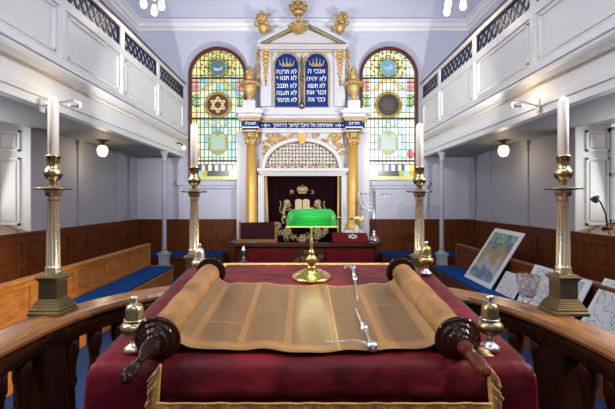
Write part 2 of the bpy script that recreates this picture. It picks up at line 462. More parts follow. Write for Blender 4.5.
wains('baseboard_back', (-HX, BY, 0), (HX, BY, 0), 'mahogany wainscot along the end wall', (0,-1,0))

# white painted battens and window-ledge mouldings on the walls
k = 7
for s in (-1, 1):
    for yy in (7.75, 9.3):
        mb = MB(); x = s*HX
        mb.b2(x, x-s*.035, yy-.06, yy+.06, 1.35, SOF); mb.b2(x, x-s*.06, yy-.085, yy+.085, 1.35, 1.44)
        mb.b2(x, x-s*.055, yy-.08, yy+.08, 2.80, 2.85); mb.b2(x, x-s*.07, yy-.10, yy+.10, 2.90, SOF)
        struct('trim_%d' % k, mb, 'greywall', 'slim wall batten under the gallery'); k += 1
for cx, n in WIN:
    mb = MB()
    mb.b2(cx-1.0, cx+1.0, BY-.10, BY, WZB-.17, WZB-.06); mb.b2(cx-.96, cx+.96, BY-.06, BY, WZB-.25, WZB-.17)
    s = -1 if cx < 0 else 1
    for xx in (cx-.90, cx+.90):
        mb.b2(xx-.07, xx+.07, BY-.05, BY, 1.35, WZB-.2)
    struct('trim_%d' % k, mb, 'lav', 'painted ledge and panel frame below a stained window'); k += 1

# ------------------------------------------------------------------ stained glass windows
def stained(cx, n):
    warm = n == 1
    yg = BY+.25; H = WZS+WHW-WZB
    rnd = random.Random(11*n)
    pal_mid = [(.72,.86,.80), (.60,.80,.78), (.86,.90,.78), (.90,.88,.66), (.50,.74,.72)] if warm else [(.86,.93,.95), (.74,.88,.92), (.93,.95,.92), (.95,.94,.84), (.66,.84,.86)]
    pal_edge = [(.92,.84,.52), (.88,.78,.44), (.80,.82,.58)] if warm else [(.96,.93,.80), (.92,.90,.72), (.90,.94,.88)]
    cell = {}
    def cellcol(i, j, pal):
        if (i, j) not in cell: cell[(i, j)] = rnd.choice(pal)
        return cell[(i, j)]
    def colour(u, v):
        a = abs(u); r = v/H
        i, j = math.floor(u/.105+.5), math.floor(v/.20)
        if v < .09: return (.75,.70,.30) if a > .3 else (.70,.72,.42)
        if v < .24: return (.05,.12,.03) if a < .29 else ((.62,.60,.16) if a < .42 else ((.55,.72,.72) if a < .56 else (.75,.62,.18)))
        if v < .40: return [(.88,.90,.90), (.10,.14,.42), (.85,.80,.52), (.14,.20,.50)][int((u+1)*11) % 4] if a < .55 else (.82,.76,.40)
        if v < .50: return (.80,.82,.70)
        if a > .50:
            if .55 < v < .85: return (.72,.36,.34) if ((u-.6*math.copysign(1,u))**2+(v-.68)**2) < .013 else cellcol(i, j, pal_edge)
            if 2.35 < v < 2.72: return (.70,.40,.42) if int(v/.07) % 2 else (.82,.62,.58)
            if 1.95 < v < 2.3: return (.20,.42,.30) if (int(u/.05)+int(v/.05)) % 2 else (.66,.76,.48)
            return cellcol(i, j, pal_edge)
        if v > 2.72:                                   # the arch head
            ang = math.atan2(v-3.0, u); rr = math.hypot(u, v-3.0)
            if rr < .32: return (.78,.72,.30) if int(ang*6) % 2 else (.40,.52,.25)
            return (.30,.46,.22) if (int(u/.06)+2*int(v/.06)) % 5 == 0 else ((.86,.74,.36) if (int(u/.06)+int(v/.06)) % 3 == 0 else cellcol(i, j, pal_edge))
        d2 = math.hypot(u, v-2.0)
        if d2 < .40: return (.66,.62,.25) if int(math.atan2(v-2.0, u)*8) % 2 else (.80,.78,.50)
        if v > 2.4 and abs(a-(2.75-v)) < .05: return (.86,.72,.30)
        return cellcol(i, j, pal_mid)
    me = bpy.data.meshes.new('stained_glass'); vs, fs, cs = [], [], []
    st = .0294
    nu, nv = int(2*WHW/st)+1, int(H/st)+1
    for a in range(nu):
        for b in range(nv):
            u, v = -WHW+(a+.5)*st, (b+.5)*st
            zz = v-(WZS-WZB)
            if zz > 0 and math.hypot(u, zz) > WHW+.02: continue
            t = len(vs); x, z = cx+u, WZB+v
            vs += [(x-st/2, yg, z-st/2), (x+st/2, yg, z-st/2), (x+st/2, yg, z+st/2), (x-st/2, yg, z+st/2)]
            fs.append((t, t+1, t+2, t+3)); c = colour(u, v); j = .9+.2*rnd.random(); cs.append(tuple(min(1, q*j) for q in c))
    me.from_pydata(vs, [], fs)
    at = me.color_attributes.new('Col', 'FLOAT_COLOR', 'CORNER')
    for p in me.polygons:
        for l in p.loop_indices: at.data[l].color = (*[q**2.0 for q in cs[p.index]], 1)
    o = bpy.data.objects.new('window_%d' % n, me); COL.objects.link(o)
    me.materials.append(M['glassL' if warm else 'glassR']); o['kind'] = 'structure'
    o['label'] = ('arched stained glass window left of the ark with a gold star medallion' if warm else 'arched stained glass window right of the ark with a dark round medallion')
    root = o
    # frame
    mb = MB()
    A = [(cx-WHW-.035, WZB)] + arch_pts(cx, WHW+.035, WZS, 28) + [(cx+WHW+.035, WZB)]
    B = [(cx-WHW+.04, WZB)] + arch_pts(cx, WHW-.04, WZS, 28) + [(cx+WHW-.04, WZB)]
    for i in range(len(A)-1):
        mb.prism([A[i], A[i+1], B[i+1], B[i]], yg-.10, yg-.005)
    obj('window_frame', mb, 'wframe', root)
    # leads: fine cames and heavy saddle bars
    mb = MB()
    def top(u): return WZS-WZB+math.sqrt(max(0, (WHW-.03)**2-u*u))
    for i in range(-6, 6):
        u = (i+.5)*.105
        if abs(u) < WHW-.04: mb.b2(cx+u-.008, cx+u+.008, yg-.014, yg-.004, WZB+.4, WZB+top(u))
    for j in range(2, int(H/.2)+1):
        v = j*.2; hw = WHW-.03 if v < WZS-WZB else math.sqrt(max(0, (WHW-.03)**2-(v-WZS+WZB)**2))
        if hw > .05: mb.b2(cx-hw, cx+hw, yg-.014, yg-.004, WZB+v-.008, WZB+v+.008)
    for v in (.50, 1.64, 2.72): mb.b2(cx-WHW+.03, cx+WHW-.03, yg-.03, yg-.004, WZB+v-.022, WZB+v+.022)
    for rr, vc in ((.345, 2.0), (.25, 3.0)):
        mb.tube([(cx+rr*math.cos(t), yg-.01, WZB+vc+rr*math.sin(t)) for t in [2*PI*k/28 for k in range(28)]], .008, 5, closed=True)
    obj('lead_came', mb, 'came', root)
    def disc(vc, r, rz=None):
        rz = rz or r; return [(cx+r*math.cos(t), WZB+vc+rz*math.sin(t)) for t in [2*PI*k/28 for k in range(28)]]
    # star medallion / dark medallion
    mb = MB(); mb.prism(disc(2.0, .30), yg-.03, yg-.016)
    md = obj('medallion', mb, emit('medallion_glass_%d' % n, (.11,.012,.015) if warm else (.05,.035,.03), .6), root, label='dark red roundel with a gold six pointed star' if warm else 'dark brown round medallion')
    mb = MB(); rg = .31
    mb.tube([(cx+rg*math.cos(t), yg-.03, WZB+2.0+rg*math.sin(t)) for t in [2*PI*k/32 for k in range(32)]], .022, 6, closed=True)
    obj('medallion_ring', mb, emit('ring_glass_%d' % n, (.62,.42,.10), .55), md)
    if warm:
        mb = MB()
        for off in (PI/2, -PI/2):
            P = [(cx+.215*math.cos(off+2*PI*k/3), yg-.036, WZB+2.0+.215*math.sin(off+2*PI*k/3)) for k in range(3)]
            for k in range(3): mb.bar(P[k], P[(k+1) % 3], .012, .034, (0,1,0)) if False else mb.tube([P[k], P[(k+1) % 3]], .019, 6)
        obj('star', mb, emit('star_glass', (.90,.70,.28), .9), md)
    else:
        mb = MB()
        for k in range(5):
            w = .16-.02*abs(k-2); z = WZB+2.0+.12-.06*k
            mb.b2(cx-w, cx+w, yg-.036, yg-.029, z-.011, z+.011)
        obj('inscription', mb, emit('inscription_glass', (.20,.15,.10), .6), md)
    # tablets medallion
    mb = MB(); mb.prism(disc(.98, .27, .33), yg-.024, yg-.012)
    md = obj('medallion', mb, emit('oval_glass_%d' % n, (.42,.40,.14) if warm else (.60,.60,.32), .7), root, label='oval medallion holding a pale green tablet')
    mb = MB(); mb.prism([(cx+.19*p[0], WZB+p[1]) for p in [(-1,.80),(1,.80),(1,1.15),(.8,1.22),(.4,1.22),(0,1.14),(-.4,1.22),(-.8,1.22),(-1,1.15)]], yg-.032, yg-.022)
    tb = obj('tablet', mb, emit('tablet_glass_%d' % n, (.45,.66,.52) if warm else (.66,.82,.74), .75), md)
    # upper medallion
    mb = MB(); mb.prism(disc(3.0, .21), yg-.03, yg-.016)
    md = obj('medallion', mb, emit('blue_roundel_%d' % n, (.12,.22,.26) if warm else (.22,.50,.72), .7), root, label='blue grey round medallion in the arch head' if warm else 'sky blue round medallion in the arch head')
    mb = MB(); 
    if warm: mb.prism([(cx-.13, WZB+3.0), (cx+.05, WZB+2.97), (cx+.13, WZB+3.06), (cx+.10, WZB+2.93), (cx-.08, WZB+2.91)], yg-.038, yg-.028)
    else: mb.prism([(cx-.14, WZB+3.03), (cx-.02, WZB+3.0), (cx+.06, WZB+3.08), (cx+.13, WZB+3.02), (cx+.08, WZB+2.95), (cx-.06, WZB+2.93)], yg-.038, yg-.028)
    obj('emblem', mb, emit('emblem_glass_%d' % n, (.62,.72,.70), .7), md)
    # central ornament between the two
    mb = MB()
    for sg in (-1, 1):
        mb.tube([(cx+sg*(.02+.30*t), yg-.012, WZB+1.55-.10*math.sin(PI*t*1.5)-.12*t) for t in [q/10 for q in range(11)]], .012, 5)
        mb.tube([(cx+sg*(.05+.38*t), yg-.012, WZB+2.78-.36*t) for t in [q/6 for q in range(7)]], .014, 5)
    obj('scroll_came', mb, emit('scroll_glass_%d' % n, (.55,.40,.12), .6), root)
for cx, n in WIN: stained(cx, n)

# ------------------------------------------------------------------ galleries
GX = 3.13
def gallery(s, nm, stiles):
    y0, y1 = -1.0, BY
    root = thing('gallery_balcony', 'white panelled gallery balcony with dark lattice running along the %s wall' % nm, 'balcony', (s*GX, (y0+y1)/2, SOF), 'white gallery balconies')
    f = lambda x: s*(GX+x)                      # + is away from the room
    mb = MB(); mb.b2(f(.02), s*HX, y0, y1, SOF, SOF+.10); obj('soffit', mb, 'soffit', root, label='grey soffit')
    # fascia: flat frieze with stepped architrave
    mb = MB()
    mb.sweep([(s*GX, y0), (s*GX, y1)], [(s*a, z) for a, z in [(-.10, SOF-.03), (.03, SOF-.03), (.03, SOF+.06), (.055, SOF+.07), (.055, SOF+.15), (.02, SOF+.17), (.02, SOF+.36), (.05, SOF+.39), (.10, SOF+.44), (.12, SOF+.47), (.12, SOF+.50), (-.10, SOF+.56)]])
    obj('fascia', mb, 'white', root)
    mb = MB()                                   # rope moulding
    yy = y0
    n = int((y1-y0)/.045)
    for i in range(n):
        yy = y0+(i+.5)*.045
        mb.box((s*(GX-.055), yy, SOF+.365), (.04, .026, .024), Matrix.Rotation(.5, 3, 'X'))
    obj('rope_moulding', mb, mat('rope_gilt_'+nm, (.66,.58,.46), .5), root)
    mb = MB()                                   # shelf moulding above the cornice
    mb.sweep([(s*GX, y0), (s*GX, y1)], [(s*a, z) for a, z in [(-.10, SOF+.54), (.10, SOF+.54), (.04, SOF+.60), (.03, SOF+.66), (-.10, SOF+.66)]])
    mb.b2(f(0), f(.06), y0, y1, SOF+.60, SOF+1.36)
    mb.b2(f(-.03), f(.06), y0, y1, SOF+1.34, SOF+1.47)
    mb.b2(f(-.03), f(.06), y0, y1, SOF+1.80, SOF+1.88)
    obj('front', mb, 'white', root)
    mb = MB(); mb.b2(f(-.06), f(.10), y0, y1, SOF+1.88, SOF+1.91, .006); obj('handrail', mb, 'railbrown', root)
    ys = sorted([y0]+stiles+[y1])
    for y in stiles:
        mb = MB(); mb.b2(f(-.028), f(.07), y-.07, y+.07, SOF+.62, SOF+1.88, .008)
        mb.b2(f(-.036), f(-.02), y-.025, y+.025, SOF+.70, SOF+1.34)
        obj('stile', mb, 'white', root)
    for a, b in zip(ys, ys[1:]):
        a, b = a+.07, b-.07
        if b < .8: continue
        mb = MB()
        z0, z1 = SOF+.72, SOF+1.30; pa, pb = a+.06, b-.06
        for (q0, q1, w0, w1) in ((pa, pb, z0, z0+.035), (pa, pb, z1-.035, z1), (pa, pa+.035, z0, z1), (pb-.035, pb, z0, z1)):
            mb.b2(f(-.022), f(.01), q0, q1, w0, w1, .006)
        obj('panel_moulding', mb, 'white', root)
        mb = MB(); zl, zh = SOF+1.47, SOF+1.80; h = zh-zl; sp = .19; run = .26
        def seg(ya, yb):
            # clip the diagonal from (ya,zl) to (yb,zh) to a..b
            t0, t1 = 0, 1
            for lim, sg in ((a, 1), (b, -1)):
                fa, fb = sg*(ya-lim), sg*(yb-lim)
                if fa < 0 and fb < 0: return
                if fa < 0: t0 = max(t0, fa/(fa-fb))
                elif fb < 0: t1 = min(t1, fa/(fa-fb))
            if t1-t0 < .05: return
            P = lambda t: (f(.02), ya+(yb-ya)*t, zl+h*t)
            mb.bar(P(t0), P(t1), .032, .02, (1,0,0))
        c = a-run
        while c < b+run:
            seg(c, c+run); seg(c+run, c); c += sp
        for (q0, q1, w0, w1) in ((a, b, zl, zl+.02), (a, b, zh-.02, zh), (a, a+.02, zl, zh), (b-.02, b, zl, zh)):
            mb.b2(f(0), f(.04), q0, q1, w0, w1)
        obj('lattice', mb, 'navy', root)
    return root
gallery(-1, 'left', [8.62, 6.9, 5.17, 3.44, 1.71]); gallery(1, 'right', [9.15, 7.28, 5.41, 3.54, 1.67])

# slim gallery posts near the end wall
for s, nm in ((-1, 'left'), (1, 'right')):
    root = thing('gallery_post', 'slim pale grey post under the far end of the %s gallery' % nm, 'post', (s*(GX+.06), 9.2, 0), 'slim gallery posts', kind='thing')
    mb = MB(); x = s*(GX+.06)
    mb.lathe([(.055, .68), (.05, .75), (.046, 1.9), (.043, 2.74)], (x, 9.2, 0), 16); obj('shaft', mb, 'slate', root)
    mb = MB(); mb.lathe([(.043, 2.74), (.06, 2.76), (.05, 2.80), (.055, 2.84), (.09, 2.93), (.10, 2.97)], (x, 9.2, 0), 16); obj('capital', mb, 'slate', root)
    mb = MB(); mb.b2(x-.10, x+.10, 9.10, 9.30, 0, .58, .01); mb.b2(x-.12, x+.12, 9.08, 9.32, .58, .64, .01); mb.lathe([(.10, .64), (.08, .67), (.055, .69)], (x, 9.2, 0), 16); obj('plinth', mb, 'slate', root)

# ceiling globes under the galleries
for s, nm in ((-1, 'left'), (1, 'right')):
    x, y = s*3.86, 7.7
    root = thing('globe_lamp', 'lit globe lamp with brass collar on the ceiling under the %s gallery' % nm, 'lamp', (x, y, SOF), 'globe lamps under the galleries')
    mb = MB(); mb.lathe([(.10, 3.0), (.10, 2.985), (.05, 2.96), (.045, 2.93), (.075, 2.92), (.08, 2.90)], (x, y, 0), 18); obj('collar', mb, 'oldbrass', root)
    mb = MB(); mb.lathe([(.03, 2.90), (.075, 2.885), (.098, 2.83), (.10, 2.79), (.085, 2.73), (.05, 2.69), (.0, 2.68)], (x, y, 0), 18); obj('globe', mb, 'globe', root)

# spotlights clamped on the gallery fronts
def spot_fix(x, y, z, s, label):
    root = thing('spotlight', label, 'spotlight', (x, y, z), 'spotlights on the gallery fronts')
    wx = s*(GX-.055)
    mb = MB(); mb.b2(wx, wx-s*.02, y-.04, y+.04, z-.09, z+.07); mb.tube([(wx, y, z-.02), (x+s*.02, y, z+.06), (x, y, z+.04)], .011, 6); obj('bracket', mb, 'ironwhite', root)
    aim = (Vector((0, 10.3, 4.6))-Vector((x, y, z))).normalized(); q = aim.to_track_quat('Z', 'Y').to_matrix().to_4x4()
    mb = MB(); mb.lathe([(.016, -.07), (.025, -.055), (.032, .02), (.037, .04), (.031, .04), (.024, .03), (.0, .028)], (x, y, z), 14, mtx=q, cap=False); obj('lamp_head', mb, 'ironwhite', root)
    mb = MB(); mb.sphere(Vector((x, y, z))+aim*.045, .034, 10, 8); obj('bulb', mb, 'bulb', root)
    return aim
SPOTS = [(-2.68, 4.70, 2.97, -1, 'white spotlight bracketed on the near part of the left gallery'), (2.80, 5.22, 3.09, 1, 'white spotlight bracketed on the near part of the right gallery')]
for a in SPOTS: spot_fix(*a)
for x, y, z, s, l in ((-2.93, 9.8, 3.16, -1, 'small dark spotlight at the far end of the left gallery'),):
    root = thing('spotlight', l, 'spotlight', (x, y, z), 'spotlights on the gallery fronts')
    mb = MB(); mb.tube([(-3.09, y, z+.08), (-3.0, y, z+.08), (-2.95, y, z+.02)], .02, 6); obj('bracket', mb, 'blackmetal', root)
    mb = MB(); mb.sphere((x+.02, y-.02, z-.03), .05, 10, 8); obj('bulb', mb, 'globe', root)

# hanging lamps from the ceiling
for s, nm in ((-1, 'left'), (1, 'right')):
    x, y = s*2.62, 7.0
    root = thing('pendant_lamp', 'small brass hanging lamp with glass shades above the %s gallery front' % nm, 'lamp', (x, y, 5.3), 'hanging brass lamps')
    mb = MB(); mb.tube([(x, y, CEIL+.01), (x, y, 5.42)], .012, 6); mb.lathe([(.01, 5.36), (.05, 5.40), (.03, 5.46), (.012, 5.52)], (x, y, 0), 12); obj('rod', mb, 'goldbrass', root)
    for k in range(3):
        a = 2*PI*k/3+PI/2+.25; dx, dy = .17*math.cos(a), .17*math.sin(a)
        mb = MB(); mb.tube([(x, y, 5.42), (x+dx*.5, y+dy*.5, 5.48), (x+dx, y+dy, 5.42), (x+dx, y+dy, 5.32)], .012, 6); ar = obj('arm', mb, 'goldbrass', root)
        mb = MB(); mb.lathe([(.035, 5.34), (.045, 5.30), (.06, 5.23), (.055, 5.19), (.04, 5.16), (.0, 5.15)], (x+dx, y+dy, 0), 14); obj('shade', mb, 'globe', ar)
# ================================================================== the ark
K = .0255
def ax(p): return (p-303.2)*K
def az(p): return (200-p)*K+CZ
AY = 10.2
ark = thing('torah_ark', 'tall white and gilded ark with blue tablets and gold columns against the end wall', 'ark', (0, AY, 0))
def ap(name, mb, m, parent=None, label=None): return obj(name, mb, m, parent or ark, label=label)

# plinth, jambs, and wall of the lower stage
mb = MB(); mb.b2(ax(238), ax(368.5), 9.75, BY-.01, 0, .62); mb.b2(ax(234), ax(372), 9.60, BY-.01, 0, .30); ap('base', mb, 'deskwood')
for a, b, c, d in ((236.5, 266, 258.5, 264.5), (340.5, 370, 341.5, 347.5)):
    mb = MB(); mb.b2(ax(a), ax(b), 10.28, BY-.005, .62, az(131)); mb.b2(ax(c), ax(d), 10.14, 10.3, .62, az(175)); ap('jamb', mb, 'arkwhite')
# pedestals and columns
for c in (252.2, 352.6):
    mb = MB(); x = ax(c)
    mb.b2(x-.24, x+.24, 9.86, 10.34, .62, az(236), .01); mb.b2(x-.28, x+.28, 9.82, 10.36, az(236), az(231), .01)
    mb.b2(x-.22, x+.22, 9.88, 10.32, az(231), az(229))
    ap('pedestal', mb, 'arkwhite')
    mb = MB(); z0, z1 = az(229), az(146)
    mb.lathe([(.20, z0), (.20, z0+.05), (.17, z0+.08), (.185, z0+.12), (.15, z0+.17), (.142, z0+.2), (.14, z0+.9), (.125, z1)], (x, 10.1, 0), 40, flute=(z0+.2, z1, 12, .06))
    col = ap('column', mb, 'goldpaint', label='gold painted fluted column')
    mb = MB(); zc = z1
    mb.lathe([(.125, zc), (.145, zc+.02), (.13, zc+.04), (.135, zc+.2), (.17, zc+.33), (.20, zc+.36)], (x, 10.1, 0), 20)
    for row, (r0, zb, h) in enumerate(((.135, zc+.04, .17), (.14, zc+.15, .19))):
        for k in range(8):
            a = 2*PI*(k+.5*row)/8; ca, sa = math.cos(a), math.sin(a)
            mb.tube([(x+ca*(r0+.06*t**3), 10.1+sa*(r0+.06*t**3), zb+h*(t-.25*max(0, t-.75))) for t in (0, .3, .6, .8, .92, 1)], lambda t: .030*(1-.55*t), 5)
    for dx in (-.17, .17):
        for dy in (-.17, .17): mb.sphere((x+dx, 10.1+dy, zc+.33), .05, 8, 6)
    mb.b2(x-.20, x+.20, 9.90, 10.30, zc+.36, zc+.40)
    o = obj('capital', mb, 'gold', col)

def ae(p): return (200-p)*.0249+CZ
# entablature: architrave, blue frieze, cornice
E0, E1 = ax(241), ax(365.5)
def breaks(mb, z0, z1, d, xo=0):               # main run plus blocks that break forward over the columns
    mb.b2(E0-xo, E1+xo, 10.12-d, BY-.005, z0, z1)
    for c in (252.2, 352.6): mb.b2(ax(c)-.235-xo, ax(c)+.235+xo, 9.90-d, 10.2, z0, z1)
mb = MB(); breaks(mb, ae(131.5), ae(127), 0, -.02); breaks(mb, ae(128.5), ae(127.3), .03, -.02); ap('architrave', mb, 'arkwhite')
mb = MB(); breaks(mb, ae(127), ae(121), -.01, -.02); fr = ap('frieze', mb, 'arkblue', label='blue frieze band')
me = MB()
t = text_mesh('אשתחוה אל היכל קדשך ביראתך', .125, .004, facing(ax(303), 10.128, ae(124)), width=1.52); me.b.from_mesh(t); obj('lettering', me, 'letter', fr)
def star6(mb, x, y, z, r, w, six=True):
    for off in (PI/2, -PI/2):
        P = [(x+r*math.cos(off+2*PI*k/3), y, z+r*math.sin(off+2*PI*k/3)) for k in range(3)]
        for k in range(3): mb.tube([P[k], P[(k+1) % 3]], w, 5)
for px in (266, 339.5):
    me = MB(); star6(me, ax(px), 10.126, ae(124), .045, .007)
    for sg in (-1, 1): me.b.verts.ensure_lookup_table(); me.box((ax(px)+sg*.085, 10.127, ae(124)), (.04, .006, .03), Matrix.Rotation(PI/4, 3, 'Y'))
    obj('star_mark', me, 'letter', fr)
for px, s_ in ((252.2, 'שנת'), (352.6, 'תרנב')):
    me = MB(); t = text_mesh(s_, .10, .004, facing(ax(px), 9.905, ae(123.7)), width=.26); me.b.from_mesh(t)
    obj('lettering', me, 'letter', fr)
mb = MB()
breaks(mb, ae(121), ae(119.4), .02); breaks(mb, ae(119.4), ae(117.8), .06, .03)
ap('gilt_moulding', mb, 'palegold')
mb = MB(); breaks(mb, ae(117.8), ae(114.6), .10, .05); breaks(mb, ae(114.6), ae(111.6), .17, .10); breaks(mb, ae(111.6), ae(109), .06, .03)
ap('cornice', mb, 'arkwhite')
# attic step below the tablets
mb = MB(); mb.b2(ax(250), ax(357), 10.16, BY-.005, az(113), az(109.5)); mb.b2(ax(258.5), ax(349), 10.17, BY-.005, az(110), az(108))
ap('attic', mb, 'arkwhite')

# tablet stage
mb = MB(); mb.b2(ax(262), ax(345.5), 10.24, BY-.005, az(109), az(46)); 
for a, b in ((261, 271.5), (334.5, 345)): mb.b2(ax(a), ax(b), 10.16, 10.3, az(106.5), az(48))
ap('tablet_stage', mb, 'arkwhite')
mb = MB()
mb.b2(ax(258.5), ax(348), 10.08, BY-.005, az(48.3), az(45.5)); mb.b2(ax(260), ax(346.5), 10.12, BY-.005, az(50), az(48.3))
tri = [(ax(261), az(45.5)), (ax(346), az(45.5)), (ax(303.2), az(27))]
mb.prism(tri, 10.22, BY-.005)
for sg, e in ((-1, 258.5), (1, 348)):           # raking cornices
    mb.prism([(ax(e), az(45.6)), (ax(e), az(42.6)), (ax(303.2+sg*6), az(22.6)), (ax(303.2+sg*6), az(26.2))], 10.06, BY-.005)
ap('pediment', mb, 'arkwhite')
mb = MB()
for sg, e in ((-1, 266), (1, 340.5)):
    mb.bar((ax(e), 10.10, az(44.9)+.0), (ax(303.2+sg*9), 10.10, az(29.2)), .10, .028)
mb.b2(ax(262), ax(345), 10.07, 10.14, az(46.3), az(45.6)); mb.b2(ax(266), ax(340), 10.225, 10.245, az(52.4), az(51.2))
ap('gilt_moulding', mb, 'palegold')
# ornament between tablets and the stage sides
mb = MB()
rr = random.Random(3)
def scroll(mb, x, y, z, r, turns=1.5, a0=0, sg=1, w=.012):
    mb.tube([(x+r*(1-.85*t)*math.cos(a0+sg*turns*2*PI*t), y, z+r*(1-.85*t)*math.sin(a0+sg*turns*2*PI*t)) for t in [q/18 for q in range(19)]], lambda t: w*(1-.4*t), 5)
for k in range(9):
    x = ax(272+k*7.7); scroll(mb, x, 10.235, az(53.8), .05, 1.3, k, 1 if k % 2 else -1, .010)
for sg in (-1, 1):
    for k in range(4): scroll(mb, ax(301.5+sg*(4-k)*1.0), 10.235, az(57+k*1.8), .04, 1.2, k, sg, .010)
ap('gilt_scrollwork', mb, 'palegold')
for c in (266.3, 339.9):                        # hanging gilded drops
    mb = MB(); x = ax(c)
    for k, (w, py) in enumerate(((.09, 50), (.075, 53.5), (.085, 57), (.07, 61), (.06, 65), (.05, 69), (.055, 73), (.04, 77), (.03, 81), (.02, 85))):
        mb.sphere((x, 10.15, az(py)), w, 8, 6, (1, .35, .75)); 
        for sg in (-1, 1): mb.sphere((x+sg*w*.8, 10.15, az(py+1)), w*.55, 6, 5, (1, .4, 1))
    mb.tube([(x, 10.155, az(49)), (x, 10.155, az(86))], .02, 6); ap('gilt_drop', mb, 'gold')
    mb = MB(); sgn = -1 if c < 303 else 1        # side volutes
    for k, py in enumerate((52, 58, 66, 76)): scroll(mb, x+sgn*.20, 10.2, az(py), .09-.012*k, 1.6, PI/2, sgn, .022)
    mb.tube([(x+sgn*.19, 10.2, az(50)), (x+sgn*.21, 10.2, az(65)), (x+sgn*.22, 10.2, az(88))], lambda t: .03*(1-.7*t), 6)
    ap('gilt_volute', mb, 'gold')
# the two tablets
LINES = {True: ['אנכי ה', 'לא יהיה', 'לא תשא', 'זכור את', 'כבד את'], False: ['לא תרצח', 'לא תנאף', 'לא תגנב', 'לא תענה', 'לא תחמד']}
for right, (p0, p1) in ((False, (274.5, 299.3)), (True, (304.6, 328.8))):
    cx = (ax(p0)+ax(p1))/2; hw = (ax(p1)-ax(p0))/2; zs = az(66)
    A = [(cx-hw, az(107.5))]+arch_pts(cx, hw, zs, 20, az(53)-zs)+[(cx+hw, az(107.5))]
    mb = MB(); mb.prism(A, 10.19, 10.245)
    tb = ap('tablet', mb, 'arkblue', label='blue arched tablet with white Hebrew commandments')
    mb = MB()
    mb.tube([(x, 10.19, z) for x, z in A], .022, 6, closed=True); obj('tablet_frame', mb, 'gold', tb)
    me = MB()
    for k, s_ in enumerate(LINES[right]):
        w = hw*1.62 if len(s_) > 6 else hw*1.42
        t = text_mesh(s_, .165, .004, facing(cx, 10.186, az(71.4+k*7.05)), width=w); me.b.from_mesh(t)
    obj('lettering', me, 'letter', tb)
    mb = MB()                                    # small gold crown
    zc = az(65.5)
    mb.b2(cx-.14, cx+.14, 10.17, 10.19, zc-.03, zc+.01)
    for k in range(5):
        x = cx-.15+.075*k; h = (.10, .13, .16, .13, .10)[k]
        mb.prism([(x-.03, zc), (x+.03, zc), (x+(x-cx)*.25, zc+h)], 10.172, 10.19); mb.sphere((x+(x-cx)*.25, 10.18, zc+h+.01), .02, 6, 5)
    obj('crown', mb, 'gold', tb)
mb = MB(); mb.lathe([(.0, az(110)), (.05, az(109)), (.075, az(107)), (.06, az(105)), (.03, az(103)), (.0, az(102))], (ax(302), 10.10, 0), 12); mb.sphere((ax(302), 10.17, az(78)), .045, 8, 6, (1, .6, 1.6)); mb.tube([(ax(302), 10.19, az(104)), (ax(302), 10.19, az(56))], .016, 6)
ap('hanging_bead', mb, 'oldbrass')

# lunette: arch ring, lattice and spandrels
LCX, LZ = ax(302.2), az(168); LR = ax(343)-ax(302.2); LH = az(138)-LZ
mb = MB(); mb.b2(ax(262), ax(343), 10.20, 10.30, az(168), az(131)); ap('spandrel', mb, 'arkwhite')
mb = MB()
def ell(rx, rz, n=28): return [(LCX-rx*math.cos(PI*i/n), LZ+rz*math.sin(PI*i/n)) for i in range(n+1)]
A, B = ell(LR*.985, LH*1.0), ell(LR*.88, LH*.86)
for i in range(len(A)-1): mb.prism([A[i], A[i+1], B[i+1], B[i]], 10.10, 10.21)
ap('arch_ring', mb, 'arkwhite')
mb = MB(); mb.tube([(x, 10.10, z) for x, z in ell(LR*.885, LH*.87)], .016, 6); mb.tube([(x, 10.12, z) for x, z in ell(LR*.99, LH*1.005)], .012, 6); ap('gilt_moulding', mb, 'palegold')
mb = MB(); mb.prism(ell(LR*.9, LH*.88), 10.185, 10.2); ap('lunette_panel', mb, mat('lunette_gold', (.42,.29,.11), .45, .2, var=.35, scale=22))
mb = MB()                                       # crossing bars
rx, rz = LR*.88, LH*.86; sp = .172
for d in (1, -1):
    c = -3.0
    while c < 3.0:
        seg = []
        for q in range(161):
            x = -rx+2*rx*q/160; z = d*1.05*(x-c)
            if z >= 0 and (x/rx)**2+(z/rz)**2 <= 1: seg.append((LCX+x, LZ+z))
        if len(seg) > 2: mb.bar((seg[0][0], 10.172, seg[0][1]), (seg[-1][0], 10.172, seg[-1][1]), .046, .03, (0,1,0))
        c += sp
ap('lattice', mb, 'arkwhite')
mb = MB()
for k in range(26): mb.sphere((LCX-rx*.95+k*rx*1.9/25, 10.165, LZ+.05), .035, 6, 5, (1, .5, 1.3))
ap('leaf_border', mb, 'palegold')
mb = MB(); mb.prism([(LCX-.07, az(144.5)), (LCX+.07, az(144.5)), (LCX+.10, az(133.5)), (LCX-.10, az(133.5))], 10.05, 10.2); ap('keystone', mb, 'goldpaint', label='gold keystone')
for sg in (-1, 1):
    mb = MB()
    for k in range(85):
        px = 303+sg*rr.uniform(9, 39.5); py = rr.uniform(133, 163)
        x, z = ax(px), az(py)
        e = ((x-LCX)/(LR*1.04))**2+((z-LZ)/(LH*1.05))**2
        if e < 1.02: continue
        scroll(mb, x, 10.18, z, rr.uniform(.035, .07), rr.uniform(1, 1.7), rr.uniform(0, 6), rr.choice((-1, 1)), .017)
        if k % 3 == 0: mb.sphere((x+.04, 10.18, z-.02), .03, 6, 5, (1, .5, 1))
    ap('spandrel_scrollwork', mb, 'gold')
mb = MB(); mb.b2(ax(258), ax(348), 10.04, 10.30, az(171.5), az(168.5)); mb.b2(ax(259.5), ax(346.5), 10.08, 10.30, az(174), az(171.5)); mb.b2(ax(261), ax(345), 10.12, 10.30, az(176), az(174))
ap('transom', mb, 'arkwhite')
mb = MB(); mb.b2(ax(258.5), ax(347.5), 10.055, 10.08, az(172.3), az(171.4)); ap('gilt_moulding', mb, 'palegold')
mb = MB(); mb.b2(ax(262), ax(343), 10.36, 10.40, .62, az(174)); ap('recess_back', mb, 'curtain')
